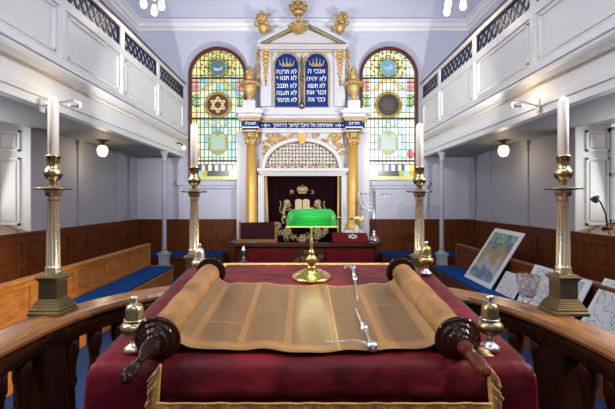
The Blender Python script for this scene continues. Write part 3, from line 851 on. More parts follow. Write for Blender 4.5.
for p0, p1 in ((266.5, 268.9), (338.4, 337.9)):
    mb = MB(); mb.tube([(ax(p0), 10.12, az(176)), (ax(p1), 10.12, az(247))], .027, 8); ap('gilt_rod', mb, 'goldpaint')

# crowning ornaments
def leafy(mb, x, y, z, n, h, spread, w, seed):
    r = random.Random(seed)
    for k in range(n):
        a = 2*PI*k/n+r.uniform(-.2, .2); lean = spread*r.uniform(.6, 1.1); hh = h*r.uniform(.75, 1.1)
        mb.tube([(x+math.cos(a)*lean*t**1.6, y+math.sin(a)*lean*.6*t**1.6, z+hh*(t-.25*t**4)) for t in [q/7 for q in range(8)]], lambda t: w*(.45+1.2*math.sin(PI*min(1, t*1.05))), 5)
        t = 1; mb.sphere((x+math.cos(a)*lean, y+math.sin(a)*lean*.6, z+hh*.74), w*1.1, 6, 5)
mb = MB(); x, y = ax(298.5), 10.08               # centre: bowl, stem, crown
mb.lathe([(.03, az(35.5)), (.12, az(34.5)), (.20, az(31)), (.235, az(28.5)), (.22, az(27.6)), (.10, az(27)), (.05, az(25)), (.045, az(20)), (.06, az(18.5)), (.0, az(18))], (x, y, 0), 18)
for k in range(10): a = 2*PI*k/10; mb.sphere((x+.22*math.cos(a), y+.22*math.sin(a), az(29)), .05, 6, 5)
ap('crown_finial', mb, 'gold')
mb = MB()
mb.lathe([(.11, az(17.5)), (.15, az(16)), (.15, az(14.8)), (.12, az(14))], (x, y, 0), 16)
for k in range(8):
    a = 2*PI*k/8
    mb.tube([(x+math.cos(a)*r, y+math.sin(a)*r, z) for r, z in ((.13, az(14.8)), (.20, az(12)), (.20, az(8.5)), (.12, az(5.5)), (.03, az(4.5)))], .022, 6)
    mb.sphere((x+.20*math.cos(a), y+.20*math.sin(a), az(8)), .05, 6, 5); mb.sphere((x+.17*math.cos(a+.4), y+.17*math.sin(a+.4), az(12)), .045, 6, 5)
mb.sphere((x, y, az(8)), .12, 10, 8); mb.sphere((x, y, az(3)), .055, 8, 6)
ap('crown', mb, 'gold')
for c, sg in ((263, -1), (341, 1)):               # flaming cornucopias on the pediment ends
    mb = MB(); x = ax(c)
    mb.lathe([(.0, az(37)), (.045, az(36.3)), (.10, az(33.5)), (.14, az(30)), (.15, az(28.6)), (.10, az(28))], (x-sg*.03, 10.08, 0), 12)
    leafy(mb, x, 10.08, az(29), 8, .42, .18, .04, 5 if sg < 0 else 9)
    for k, (dx, pz) in enumerate(((-.12, 27), (.0, 25), (.12, 26), (-.06, 22), (.08, 20), (.0, 17))): mb.sphere((x+dx+sg*.02, 10.03, az(pz)), .065, 8, 6)
    mb.sphere((x+sg*-.16, 10.05, az(30)), .08, 8, 6, (1.2, .7, .8))
    ap('flower_finial', mb, 'gold')
for c in (250.8, 352.8):                          # urns with flames above the columns
    mb = MB(); x = ax(c); y = 10.02
    mb.lathe([(.05, az(103)), (.11, az(102)), (.05, az(100.5)), (.09, az(98)), (.14, az(94)), (.16, az(91)), (.15, az(88.6)), (.22, az(87.5)), (.25, az(86.3)), (.24, az(84.8)), (.14, az(84)), (.09, az(82))], (x, y, 0), 18)
    for k in range(10): a = 2*PI*k/10; mb.sphere((x+.235*math.cos(a), y+.235*math.sin(a), az(86.6)), .04, 6, 5)
    ur = ap('urn', mb, 'gold')
    mb = MB()
    leafy(mb, x, y, az(83.5), 6, .30, .09, .045, int(c)); mb.lathe([(.08, az(83)), (.11, az(79)), (.07, az(76)), (.09, az(73)), (.05, az(70)), (.0, az(68))], (x, y, 0), 10)
    obj('flame', mb, 'gold', ur)
    mb = MB(); mb.b2(x-.15, x+.15, y-.13, BY-.01, az(113), az(103)); obj('urn_base', mb, 'arkwhite', ur)

# the curtain, hanging inside the ark
cur = thing('ark_curtain', 'dark maroon velvet curtain embroidered with crown, tablets and lions inside the ark', 'curtain', (0, 10.3, .65))
mb = MB(); n = 90
x0, x1, zt, zb = ax(263.5), ax(341.5), az(175.5), .66
pts = [(x0+(x1-x0)*i/n, 10.30+.020*math.sin(i*.9)+.008*math.sin(i*2.3)) for i in range(n+1)]
F = [mb.b.verts.new((x, y, zt)) for x, y in pts]; G = [mb.b.verts.new((x, y, zb)) for x, y in pts]
F2 = [mb.b.verts.new((x, y+.02, zt)) for x, y in pts]; G2 = [mb.b.verts.new((x, y+.02, zb)) for x, y in pts]
for i in range(n):
    for q in ((F[i], F[i+1], G[i+1], G[i]), (F2[i+1], F2[i], G2[i], G2[i+1]), (F[i+1], F[i], F2[i], F2[i+1]), (G[i], G[i+1], G2[i+1], G2[i])):
        f = mb.b.faces.new(q); f.smooth = True
mb.quad((F[0].co, G[0].co, G2[0].co, F2[0].co)) if False else None
obj('cloth', mb, 'curtain', cur)
yc = 10.265
mb = MB(); cx, cz = ax(302.6), az(193.5)            # crown
mb.b2(cx-.10, cx+.10, yc-.01, yc+.012, cz, cz+.03)
for k in range(5):
    a = (k-2)*.42; P = [(cx+math.sin(a)*r, yc, cz+.03+h) for r, h in ((.10, 0), (.17, .05), (.16, .11), (.10, .15))]
    mb.tube(P, .018, 6); mb.sphere((cx+math.sin(a)*.15, yc, cz+.12), .035, 6, 5, (1, .4, 1))
mb.sphere((cx, yc, cz+.20), .025, 6, 5); mb.sphere((cx, yc, cz+.10), .06, 8, 6, (1.6, .25, 1))
obj('embroidered_crown', mb, 'embroid', cur)
me = MB()
for px, ch in ((312.6, 'כ'), (291.8, 'ת')): me.b.from_mesh(text_mesh(ch, .15, .004, facing(ax(px), yc, az(192))))
obj('embroidered_lettering', me, 'embroid', cur)
mb = MB()
for c in (298.7, 306.4):
    x = ax(c); w = .088
    mb.prism([(x-w, az(212)), (x+w, az(212)), (x+w, az(201))]+[(x+w*math.cos(t), az(201)+.05*math.sin(t)) for t in [PI*q/8 for q in range(1, 8)]]+[(x-w, az(201))], yc-.008, yc+.012)
    for k in range(5): mb.b2(x-w*.8, x+w*.8, yc-.011, yc-.008, az(210.5-2*k)-.004, az(210.5-2*k)+.004)
obj('embroidered_tablets', mb, mat('pale_gold_thread', (.62,.50,.32), .5, .2, var=.2, scale=60), cur)
for sg, c in ((-1, 286), (1, 319)):                # rampant lions facing the tablets
    mb = MB(); x = ax(c); g = -sg; k = K
    def P(u, v): return (x+g*u*k, yc, az(v))
    mb.tube([P(-2, 217), P(-2.5, 212), P(-1, 207), P(1, 204)], lambda t: .055-.015*t, 6)
    mb.sphere(P(1, 202.5), .075, 9, 7, (1.1, .3, 1)); mb.sphere(P(2.8, 203), .04, 7, 5, (1.2, .4, .8))
    for k2 in range(7): a = k2*.9; mb.sphere(P(1+2.6*math.cos(a), 202.8-2.6*math.sin(a)), .026, 6, 4, (1, .4, 1))
    mb.tube([P(0, 208), P(3, 206.5), P(5.2, 204.5)], .020, 5); mb.tube([P(0, 210), P(3, 210), P(5, 208)], .020, 5)
    mb.tube([P(-2, 216), P(1.5, 218), P(.5, 222), P(2.5, 222.6)], .024, 5); mb.tube([P(-2.5, 215.5), P(-4, 219), P(-3, 223), P(-1.5, 223.5)], .024, 5)
    mb.tube([P(-3, 214), P(-6, 212), P(-6, 207), P(-4.5, 204.5), P(-5.5, 202.5)], .014, 5); mb.sphere(P(-5.5, 202), .026, 6, 4)
    obj('embroidered_lion', mb, 'embroid', cur)
mb = MB(); r2 = random.Random(21)                   # flowering spray below
for k in range(46):
    t = k/45*2-1; a = t*1.75
    px, py = 302.6+24*math.sin(a)*1.0+r2.uniform(-2, 2), 225+14*math.cos(a*.9)+r2.uniform(-3, 3)
    scroll(mb, ax(px), yc, az(py), r2.uniform(.05, .085), 1.1, r2.uniform(0, 6), r2.choice((-1, 1)), .009)
    mb.sphere((ax(px+r2.uniform(-1.5, 1.5)), yc, az(py+r2.uniform(-1.5, 1.5))), .020, 6, 4, (1.5, .4, .8), Matrix.Rotation(r2.uniform(0, 3), 3, 'Y'))
for px, py in ((302.6, 238.5), (287.5, 231), (317.8, 231)):
    for q in range(6): mb.sphere((ax(px)+.07*math.cos(q*PI/3), yc, az(py)+.07*math.sin(q*PI/3)), .042, 6, 5, (1, .35, 1))
    mb.sphere((ax(px), yc-.01, az(py)), .035, 6, 5)
obj('embroidered_spray', mb, 'embroid', cur)

# ================================================================== desk in front of the ark
DY = 8.5; KD = DY/400
def dx(p): return (p-303)*KD
def dz(p): return (200-p)*KD+CZ
desk = thing('reading_desk', 'curved walnut desk with red velvet front panels in front of the ark', 'desk', (0, DY+.3, 0))
X0, X1 = dx(227), dx(384); LZ0 = dz(243.3)
out = [(X0, DY+.75), (X0, DY+.25), (X0+.14, DY+.02), (X0+.45, DY-.10), (0, DY-.17), (X1-.45, DY-.10), (X1-.14, DY+.02), (X1, DY+.25), (X1, DY+.75)]
inn = [(X1-.30, DY+.75), (X1-.32, DY+.35), (X1-.6, DY+.25), (0, DY+.20), (X0+.6, DY+.25), (X0+.32, DY+.35), (X0+.30, DY+.75)]
mb = MB(); mb.prismz(list(reversed(out+inn)) if False else out+inn, LZ0-.055, LZ0); obj('ledge', mb, 'deskwood', desk)
mb = MB(); sh = [(x*.93, y+.08) for x, y in out]; 
mb.prismz(sh+[(x, y-.03) for x, y in inn], .0, LZ0-.055); obj('body', mb, 'deskwood', desk)
for a, b in ((247, 293.5), (325.5, 373)):
    mb = MB(); yy = DY-.115
    mb.b2(dx(a), dx(b), yy, yy+.05, .35, dz(248.3)); 
    obj('velvet_panel', mb, 'redpanel', desk, label='red velvet panel')
mb = MB(); yy = DY-.12
for k in range(26): scroll(mb, dx(r2.uniform(297, 322)), yy+.01, dz(r2.uniform(250.5, 263)), .05, 1.3, r2.uniform(0, 6), 1, .012)
obj('carved_panel', mb, mat('carved_gilt_wood', (.30,.16,.05), .4, .2, var=.4), desk)
mb = MB(); mb.lathe([(.06, .6), (.035, .66), (.03, .72), (.055, .77), (.06, .82), (.03, .86), (.035, .90)], (dx(245), DY-.20, 0), 12)
mb.b2(dx(245)-.07, dx(245)+.07, DY-.27, DY-.10, 0, .6)
obj('pale_post', mb, 'silver', desk, label='small pale turned post')

rack = thing('book_rack', 'burgundy panel in a wooden frame standing on the left of the desk', 'book rack', (dx(256), DY+.3, LZ0))
y0 = DY+.25
mb = MB(); mb.prism([(dx(238.5), dz(240.8)), (dx(274.5), dz(240.8)), (dx(274.5), dz(222.5)), (dx(238.5), dz(223.3))], y0, y0+.03); obj('panel', mb, mat('burgundy_leather', (.030,.003,.006), .5, var=.2, Specular_IOR_Level=.15), rack)
mb = MB(); mb.b2(dx(236.5), dx(276), y0-.06, y0+.06, LZ0, dz(240.3)); mb.b2(dx(236.6), dx(238.6), y0-.02, y0+.05, LZ0, dz(222.2))
mb.b2(dx(274), dx(276.6), y0-.05, y0+.07, LZ0, dz(226))
mb.lathe([(.03, dz(226)), (.045, dz(225)), (.05, dz(223.8)), (.03, dz(222.6)), (.0, dz(222))], (dx(275.3), y0+.01, 0), 10)
obj('frame', mb, mat('frame_oak', (.30,.15,.05), .35, var=.3), rack)
bk = thing('open_book', 'dark open book lying flat on the desk ledge before the wooden rack', 'book', (dx(252), DY+.03, LZ0))
mb = MB(); mb.b2(dx(246.5), dx(258), DY-.06, DY+.10, LZ0, LZ0+.014); obj('cover', mb, 'blackmetal', bk)
mb = MB(); mb.b2(dx(247), dx(252), DY-.05, DY+.09, LZ0+.014, LZ0+.026, .004); mb.b2(dx(252.5), dx(257.5), DY-.05, DY+.09, LZ0+.014, LZ0+.026, .004); obj('pages', mb, mat('grey_pages', (.25,.25,.25), .7), bk)

st = thing('covered_bookrest', 'sloping bookrest under a red cloth with a silver star on the right of the desk', 'bookrest', (dx(351), DY+.15, LZ0))
mb = MB(); a, b = dx(332.8), dx(368.5)
prof = [(DY-.10, LZ0), (DY+.32, LZ0), (DY+.32, dz(234.5)+.01), (DY+.26, dz(234.5)+.01), (DY-.06, LZ0+.06), (DY-.10, LZ0+.05)]
V = [[mb.b.verts.new((x, y, z)) for y, z in prof] for x in (a, b)]
mb.b.faces.new(V[0]); mb.b.faces.new(list(reversed(V[1])))
for i in range(6): j = (i+1) % 6; mb.b.faces.new((V[0][j], V[0][i], V[1][i], V[1][j]))
obj('cloth', mb, 'redpanel', st)
mb = MB(); star6(mb, 0, 0, 0, .105, .009)
tilt = math.atan2(dz(234.5)-LZ0-.05, .32)
mb.xf(Matrix.Translation((dx(353.3), DY+.09, (LZ0+.06+dz(234.5)+.01)/2+.008)) @ Matrix.Rotation(-(PI/2-tilt), 4, 'X')); obj('star', mb, 'letter', st, label='silver six pointed star')

vase = thing('flower_vase', 'white flowers with a leaf in a small white vase behind the red covered bookrest', 'vase', (dx(359.5), DY+.42, LZ0))
x, y = dx(359.3), DY+.42; zt = dz(222)
mb = MB(); mb.lathe([(.055, LZ0), (.06, LZ0+.02), (.03, LZ0+.10), (.07, LZ0+.2), (.075, LZ0+.26), (.035, LZ0+.33), (.045, LZ0+.36)], (x, y, 0), 14); obj('pot', mb, 'paper', vase)
mb = MB()
for k in range(9):
    a = k*2.4; r = .02+.012*k; mb.sphere((x+.02+r*math.cos(a)*1.2, y+r*math.sin(a)*.8, LZ0+.50+.02*math.sin(k)), .05, 8, 6, (1.2, 1, .6), Matrix.Rotation(k*.5, 3, 'Y'))
obj('flower', mb, 'petal', vase)
mb = MB(); mb.tube([(x, y, LZ0+.34), (x+.01, y, LZ0+.42), (x+.02, y, LZ0+.5)], .008, 5)
mb.sphere((x-.09, y-.02, LZ0+.50), .05, 8, 6, (1.4, .4, .6)); mb.tube([(x, y, LZ0+.38), (x-.08, y-.02, LZ0+.49)], .006, 5); obj('leaf', mb, 'leaf', vase)

men = thing('candelabrum', 'tall silver branched candelabrum on the right end of the desk', 'candelabrum', (1.61, DY+.56, LZ0))
x, y = 1.61, DY+.56
zb, ztop = LZ0, 10*.0226+CZ
mb = MB(); mb.lathe([(.14, zb), (.14, zb+.02), (.11, zb+.06), (.06, zb+.11), (.035, zb+.15), (.04, zb+.2), (.032, zb+.24)], (x, y, 0), 20); obj('base', mb, 'silver', men)
mb = MB(); mb.lathe([(.032, zb+.24), (.028, zb+.45), (.045, zb+.48), (.03, zb+.52), (.034, zb+.8), (.04, zb+.84), (.025, ztop-.08), (.04, ztop-.04), (.045, ztop)], (x, y, 0), 14); obj('stem', mb, 'silver', men)
for k in range(1, 5):
    for sg in (-1, 1):
        R_ = .095*k; zc = 4*.0226+CZ
        mb = MB(); mb.tube([(x+sg*R_*math.sin(t), y, zc-R_*.9*math.cos(t)) for t in [PI/2*q/10 for q in range(11)]]+[(x+sg*R_, y, zc+.03)], .011, 6)
        mb.lathe([(.01, zc+.03), (.026, zc+.045), (.024, zc+.07), (.018, zc+.075)], (x+sg*R_, y, 0), 10); obj('branch', mb, 'silver', men)

# ================================================================== pews, cushions
PX = 3.25; SEAT = .41
def pew(s, nm, wood, y0, y1, label):
    root = thing('pew', label, 'pew', (s*PX, (y0+y1)/2, 0), 'panelled pews')
    f = lambda x: s*(PX+x)
    mb = MB(); mb.b2(f(.02), f(.05), y0, y1, .10, .89); obj('back_panel', mb, wood, root)
    mb = MB(); mb.b2(f(-.035), f(.085), y0-.02, y1+.02, .885, .93, .012); mb.b2(f(-.01), f(.06), y0, y1, .83, .885); obj('cap_rail', mb, wood, root)
    mb = MB(); k = round((y1-y0)/.92); w = (y1-y0)/k
    for i in range(k+1): mb.b2(f(-.012), f(.06), max(y0, y0+i*w-.055), min(y1, y0+i*w+.055), .10, .86, .006)
    mb.b2(f(-.010), f(.05), y0, y1, .47, .54)
    for i in range(k): mb.b2(f(.004), f(.03), y0+i*w+.12, y0+(i+1)*w-.12, .57, .80, .006)
    obj('stile', mb, wood, root)
    mb = MB(); mb.b2(f(.04), f(-.52), y0, y1, SEAT-.05, SEAT, .008); obj('seat', mb, wood, root)
    mb = MB(); mb.b2(f(-.44), f(-.47), y0, y1, 0, SEAT-.05); obj('seat_front', mb, wood, root)
    for yy in (y0, y1):
        mb = MB(); mb.prism([(0, 0), (0, 0), (0, 0)], 0, 0) if False else None
        mb.b2(f(.07), f(-.50), yy-.025, yy+.025, 0, SEAT+.06, .008); mb.b2(f(.07), f(-.02), yy-.025, yy+.025, SEAT, .92, .008); obj('end_panel', mb, wood, root)
    return root
pew(-1, 'left', 'pewL', 3.0, 8.45, 'long oak pew with panelled back and blue cushions along the left side')
pew(1, 'right', 'pewR', 3.0, 8.45, 'long oak pew along the right side with pictures leaning on it')
def cushion(x0, x1, y0, y1, z, label, group):
    mb = MB(); mb.b2(x0, x1, y0, y1, z, z+.055, .02); o = obj('seat_cushion', mb, 'blue', None, loc=((x0+x1)/2, (y0+y1)/2, z), smooth=False)
    tag(o, label, 'cushion', group)
ORD = ['fifth', 'fourth', 'third', 'second', 'first']
for s, nm in ((-1, 'left'), (1, 'right')):
    for i in range(5):
        a = 3.05+i*1.075
        x0, x1 = sorted((s*(PX-.02), s*(PX-.52)))
        cushion(x0, x1, a, a+1.05, SEAT, 'blue seat cushion on the %s pew, %s from its far end' % (nm, ORD[i]), 'blue cushions on the side pews')
# benches against the end wall
for s, nm, a, b in ((-1, 'left', 1.95, 4.1), (1, 'right', 1.95, 4.1)):
    root = thing('bench', 'low wooden bench with blue seat against the end wall %s of the ark' % nm, 'bench', (s*(a+b)/2, 10.1, 0), 'benches against the end wall')
    x0, x1 = sorted((s*a, s*b))
    mb = MB(); mb.b2(x0, x1, 9.75, 10.40, .40, .46); mb.b2(x0, x1, 9.80, 9.83, 0, .40); obj('seat', mb, 'wains', root)
    for xx in (x0, x1-.04):
        mb = MB(); mb.b2(xx, xx+.04, 9.76, 10.40, 0, .40); obj('leg', mb, 'wains', root)
    cushion(x0+.02, x1-.02, 9.76, 10.36, .46, 'long blue cushion on the bench by the end wall %s of the ark' % nm, 'blue bench cushions')
# ================================================================== bimah: platform and balustrade
PLAT = .45; RZ = CZ-.43
def rail_curve(off=0):
    """horseshoe rail, centre line; off > 0 is outward"""
    a, b, y0, n = .95+off, .93+off, 1.2, 2.5
    pts = [(a, .25), (a, .6), (a, .95)]
    for i in range(0, 49):
        t = PI*i/48; c, s_ = math.cos(t), math.sin(t)
        pts.append((a*math.copysign(abs(c)**(2/n), c), y0+b*s_**(2/n)))
    pts += [(-a, .95), (-a, .6), (-a, .25)]
    # even out
    out = [pts[0]]
    for p in pts[1:]:
        if math.dist(p, out[-1]) > .02: out.append(p)
    return out
RC = rail_curve()
mb = MB(); P = rail_curve(.16); mb.prismz(P+[(-1.11, -.6), (1.11, -.6)], 0, PLAT)
plat = struct('floor_platform', mb, 'wains', 'raised wooden reading platform')
bal = thing('balustrade', 'curved mahogany balustrade with polished oak handrail around the reading platform', 'balustrade', (0, 1.2, PLAT))
mb = MB(); mb.sweep(RC, [(-.066, RZ-.030), (-.070, RZ-.018), (-.062, RZ-.004), (-.045, RZ), (.045, RZ), (.062, RZ-.004), (.070, RZ-.018), (.066, RZ-.030)]); obj('handrail', mb, 'rail', bal, label='polished oak handrail')
mb = MB(); mb.sweep(RC, [(-.045, RZ-.10), (-.052, RZ-.06), (-.040, RZ-.05), (-.056, RZ-.029), (.056, RZ-.029), (.040, RZ-.05), (.052, RZ-.06), (.045, RZ-.10)]); obj('under_rail', mb, 'dark', bal)
mb = MB(); mb.sweep(RC, [(-.05, PLAT), (-.05, PLAT+.12), (-.03, PLAT+.16), (.03, PLAT+.16), (.05, PLAT+.12), (.05, PLAT)]); obj('bottom_rail', mb, 'dark', bal)
NEW = [(-.95, 1.45), (.95, 1.45), (-.66, 2.035), (.66, 2.035), (-.95, .42), (.95, .42)]
for x, y in NEW:
    mb = MB(); mb.b2(x-.058, x+.058, y-.065, y+.065, PLAT, RZ-.03, .008); mb.b2(x-.066, x+.066, y-.075, y+.075, PLAT, PLAT+.22, .008); obj('newel_post', mb, 'dark', bal)
acc = 0; nextd = .07
bprof = [(.030, 0), (.030, .03), (.018, .05), (.022, .08), (.040, .17), (.042, .23), (.030, .32), (.018, .42), (.015, .50), (.024, .53), (.018, .56), (.022, .61), (.030, .64), (.030, .71)]
for p, q in zip(RC, RC[1:]):
    L = math.dist(p, q)
    while acc+L >= nextd:
        t = (nextd-acc)/L; x, y = p[0]+(q[0]-p[0])*t, p[1]+(q[1]-p[1])*t
        if min(math.dist((x, y), c) for c in NEW) > .085:
            mb = MB(); h = (RZ-.10)-(PLAT+.16); mb.lathe([(r, PLAT+.16+z/.71*h) for r, z in bprof], (x, y, 0), 10); obj('baluster', mb, 'dark', bal)
        nextd += .112
    acc += L

# candlesticks on the rail, each with a candle
def candlestick(x, y, label, cl, rz, scale=1):
    z = RZ
    root = thing('candlestick', label, 'candlestick', (x, y, z), 'fluted brass candlesticks on the rail')
    def sq(mb, w, z0, z1, b=.003): mb.box((x, y, z+(z0+z1)/2), (w*2, w*2, z1-z0), None, b)
    mb = MB()
    sq(mb, .061, 0, .014); sq(mb, .057, .014, .026); 
    for k in range(5): sq(mb, .053-.0035*k, .026+.006*k, .033+.006*k, .002)
    sq(mb, .035, .055, .125); sq(mb, .039, .125, .133); sq(mb, .044, .133, .143); sq(mb, .036, .143, .149)
    obj('plinth', mb, 'oldbrass', root, label='tarnished square stepped plinth')
    mb = MB(); mb.lathe([(0.0292, z+.149), (0.0314, z+.156), (0.0263, z+.163), (0.0292, z+.170), (0.0248, z+.178), (0.0245, z+.182), (0.0234, z+.30), (0.0193, z+.425), (0.0197, z+.428), (0.0241, z+.433), (0.0204, z+.440), (0.0256, z+.447), (0.0292, z+.458), (0.0336, z+.466), (0.0292, z+.470)], (x, y, 0), 72, flute=(z+.181, z+.426, 12, .12))
    obj('column', mb, 'palebrass', root, label='pale brass fluted column')
    mb = MB(); mb.lathe([(0.0172, z+.468), (0.0636, z+.470), (0.0671, z+.473), (0.0636, z+.477), (0.0258, z+.480), (0.0138, z+.486)], (x, y, 0), 32); obj('drip_pan', mb, 'oldbrass', root, label='dark flat drip pan')
    mb = MB(); mb.lathe([(0.0109, z+.482), (0.0140, z+.495), (0.0125, z+.503), (0.0265, z+.513), (0.0335, z+.526), (0.0343, z+.536), (0.0281, z+.549), (0.0226, z+.555), (0.0225, z+.562), (0.0234, z+.590), (0.0273, z+.594), (0.0281, z+.600), (0.0187, z+.600), (0.0172, z+.575)], (x, y, 0), 28, flute=(z+.51, z+.55, 10, .10), cap=False); obj('socket', mb, 'brass', root)
    c = thing('candle', cl, 'candle', (x, y, z+.575), 'tall white candles')
    h = .222; mb = MB(); mb.lathe([(.0185, z+.578), (.0185, z+.60+h-.02), (.0165, z+.60+h-.008), (.012, z+.60+h), (.004, z+.60+h+.003), (.0, z+.60+h+.003)], (x, y, 0), 22); obj('wax', mb, 'candle', c)
    return root
for x, y, w in ((-.955, 1.53, 'left near'), (.995, 1.53, 'right near'), (-.56, 2.06, 'left far'), (.60, 2.06, 'right far')):
    side, dist = w.split()
    q = 'taller-looking nearer' if dist == 'near' else 'farther'
    near = {'left near': 'beside the left oak pew on the near left of the rail', 'right near': 'beside the crystal bowl on the near right of the rail', 'left far': 'at the far left of the rail behind the scroll', 'right far': 'at the far right of the rail behind the scroll'}[w]
    candlestick(x, y, 'fluted brass candlestick '+near, 'white candle '+{'left near': 'on the near left beside the left oak pew', 'right near': 'on the near right above the crystal bowl', 'left far': 'at the far left before the stained window', 'right far': 'at the far right before the stained window'}[w], 0)

# ================================================================== sloping table and what lies on it
TH = math.radians(6.2); TX = .018; TZ = CZ-.360; TY = .905
MT = Matrix.Translation((TX, TY, TZ)) @ Matrix.Rotation(TH, 4, 'X')      # x across, y up the slope, z off the surface
LT = .785                                                            # length of slope
tab = thing('reading_table', 'sloping wooden reading table hidden under the burgundy cloth', 'table', (TX, TY+.4, PLAT))
mb = MB(); mb.b2(-.50, .50, .02, LT-.01, -.035, -.012); mb.xf(MT); obj('tabletop', mb, 'dark', tab)
mb = MB()
mb.b2(TX-.44, TX+.44, TY+.08, TY+.70, PLAT, TZ-.06); obj('cabinet', mb, 'dark', tab)

def cloth(name, label, cat, hw0, hw1, y0, y1, front, side, off, material, seed, back=.06, flare=.0, folds=1.0, group=None):
    """draped rectangle with thickness: lies on the slope and hangs over front and (optionally) sides"""
    r = random.Random(seed); ph = [r.uniform(0, 6) for _ in range(8)]
    NU, NV = 90, 60
    def width(v): return hw0+(hw1-hw0)*v
    me = MB(); grid = []
    sl = y1-y0
    total_v = front+sl+back; 
    for j in range(NV+1):
        v = -front+total_v*j/NV
        row = []
        for i in range(NU+1):
            tot = 1.0*side*2
            hw = (hw0+hw1)/2
            uu = (-1+2*i/NU)*(hw+side)
            # across
            if abs(uu) <= hw: x = uu; dropx = 0
            else: x = math.copysign(hw, uu); dropx = abs(uu)-hw
            yy, drop = v, 0
            if v < 0: yy = 0; drop = -v
            elif v > sl: yy = sl; drop = v-sl
            rad = .012
            p = MT @ Vector((x, y0+yy, off+.0004*math.sin(uu*31+ph[0])*math.sin(v*27+ph[1])))
            if v < 0:
                k = min(1, drop/.03)
                fold = folds*(.010*math.sin(uu*17+ph[2]+2.2*math.sin(uu*5+ph[3]))+.007*math.sin(uu*43+ph[4]+drop*9)+.006*math.sin(uu*9-drop*22+ph[6]))*min(1, drop/.10)
                p += Vector((0, -.010*k-abs(fold)*1.0-.02*drop, -drop+.006*k))
            elif v > sl:
                p += Vector((0, .008*min(1, drop/.02), -drop))
            if dropx > 0:
                k = min(1, dropx/.03); sgn = math.copysign(1, uu)
                fold = folds*.010*math.sin(v*22+ph[5])*min(1, dropx/.1)
                p += Vector((sgn*(.008*k+abs(fold)+flare*dropx), 0, -max(0, dropx-drop)+.004*k))
            row.append(me.b.verts.new(p))
        grid.append(row)
    for j in range(NV):
        for i in range(NU):
            f = me.b.faces.new((grid[j][i], grid[j][i+1], grid[j+1][i+1], grid[j+1][i])); f.smooth = True
    root = thing(name, label, cat, MT @ Vector((0, y0+sl/2, off)), group)
    o = obj('cloth', me, material, root, smooth=True)
    so = o.modifiers.new('thickness', 'SOLIDIFY'); so.thickness = .004; so.offset = -1
    return root
under = cloth('table_cloth', 'burgundy velvet cloth draped over the whole sloping table', 'tablecloth', .492, .492, 0, LT, .52, .45, -.004, 'velvet', 4, back=.30, flare=.03, folds=.45)
OX = .028
hold = MT.copy(); MT = MT @ Matrix.Translation((OX, 0, 0))
over = cloth('scroll_cover', 'smaller crimson velvet cover edged with gold fringe under the scroll', 'cover', .362, .362, -.010, LT+.012, .080, .0, .0035, 'velvet2', 9, back=.0, folds=.75)
# fringe: fine hanging strands at the hem, along the sides of the drop and across the far edge
def strands(pts, dirf, ln, w, seed):
    r = random.Random(seed); mb = MB()
    for p in pts:
        l = ln*r.uniform(.85, 1.1); d = dirf(r)
        mb.tube([p, p+d*l*.5+Vector((r.uniform(-1, 1)*.0012, r.uniform(-1, 1)*.0012, 0)), p+d*l+Vector((r.uniform(-1, 1)*.002, r.uniform(-1, 1)*.002, 0))], w, 4)
    return mb
yf, zf = TY-.036, TZ-.082
P = [Vector((TX+OX-.362+.724*i/260, yf-.003-.004*abs(math.sin(i*.13)), zf+.002)) for i in range(261)]
mb = strands(P, lambda r: Vector((0, -.05, -1)), .034, .0016, 1); mb.tube(P[::10], .0032, 5); obj('hem_fringe', mb, 'fringe', over)
for sg, nm in ((-1, 'left'), (1, 'right')):
    n = 110; x = TX+OX+sg*.362
    P = [Vector((x, TY-.018-.022*i/n, TZ-.004-.096*i/n)) for i in range(n+1)]
    mb = strands(P, lambda r: Vector((sg*.55+r.uniform(-.1, .1), -.08, -.85)), .040, .0025, 5); mb.tube(P[::10], .0035, 5)
    obj('side_fringe', mb, 'fringe', over)
mb = MB()
P = [MT @ Vector((-.362+.724*i/240, LT+.006, .006)) for i in range(241)]
mb = strands(P, lambda r: Vector((0, -.98, -.12)), .022, .0018, 3); mb.tube(P[::12], .003, 5)
for sg in (-1, 1):
    Q = [MT @ Vector((sg*.362, LT*i/140, .006)) for i in range(141)]
    for p in Q:
        mb.tube([p, p+Vector((sg*.010, random.uniform(-.004, .004), .002)), p+Vector((sg*.024, random.uniform(-.006, .006), -.001))], .0018, 4)
obj('edge_fringe', mb, 'palefringe', over, label='pale gold fringe round the upper edge')
MT = hold

# ------------------------------------------------------------------ the scroll
scroll_root = thing('torah_scroll', 'open parchment scroll on two dark wooden rollers lying on the sloping table', 'scroll', MT @ Vector((OX, .28, .008)))
R0 = .036; XL, XR = -.345, .33; AX = .048; S0, S1 = .012, .525
# written sheet between the rolls, with UVs in metres
me = bpy.data.meshes.new('parchment_sheet'); vs, fs, uvs = [], [], []
NU, NV = 80, 50; rs = random.Random(2)
for j in range(NV+1):
    for i in range(NU+1):
        u = i/NU; v = j/NV
        x = XL+.024+(XR-XL-.048)*u; s_ = S0+.008*math.sin(u*9)+.004*math.sin(u*23)+(.482+.010*math.sin(u*5+1))*v
        edge = min(u, 1-u)*(XR-XL)
        h = .0135+.035*max(0, 1-edge/.055)**2+.0030*math.sin(u*19+.6)*math.sin(v*5+.4)+.0015*math.sin(u*41+v*3)
        if v < .06: h += .002
        vs.append(tuple(MT @ Vector((x, s_, h)))); uvs.append((x, v*.496))
for j in range(NV):
    for i in range(NU):
        a = j*(NU+1)+i; fs.append((a, a+1, a+NU+2, a+NU+1))
me.from_pydata(vs, [], fs)
ul = me.uv_layers.new(name='UVMap')
for p in me.polygons:
    p.use_smooth = True
    for l in p.loop_indices: ul.data[l].uv = uvs[me.loops[l].vertex_index]
o = mesh_obj('parchment_sheet', me, 'parchment', scroll_root, label='brown written parchment with columns of dark text')
so = o.modifiers.new('thickness', 'SOLIDIFY'); so.thickness = .0012
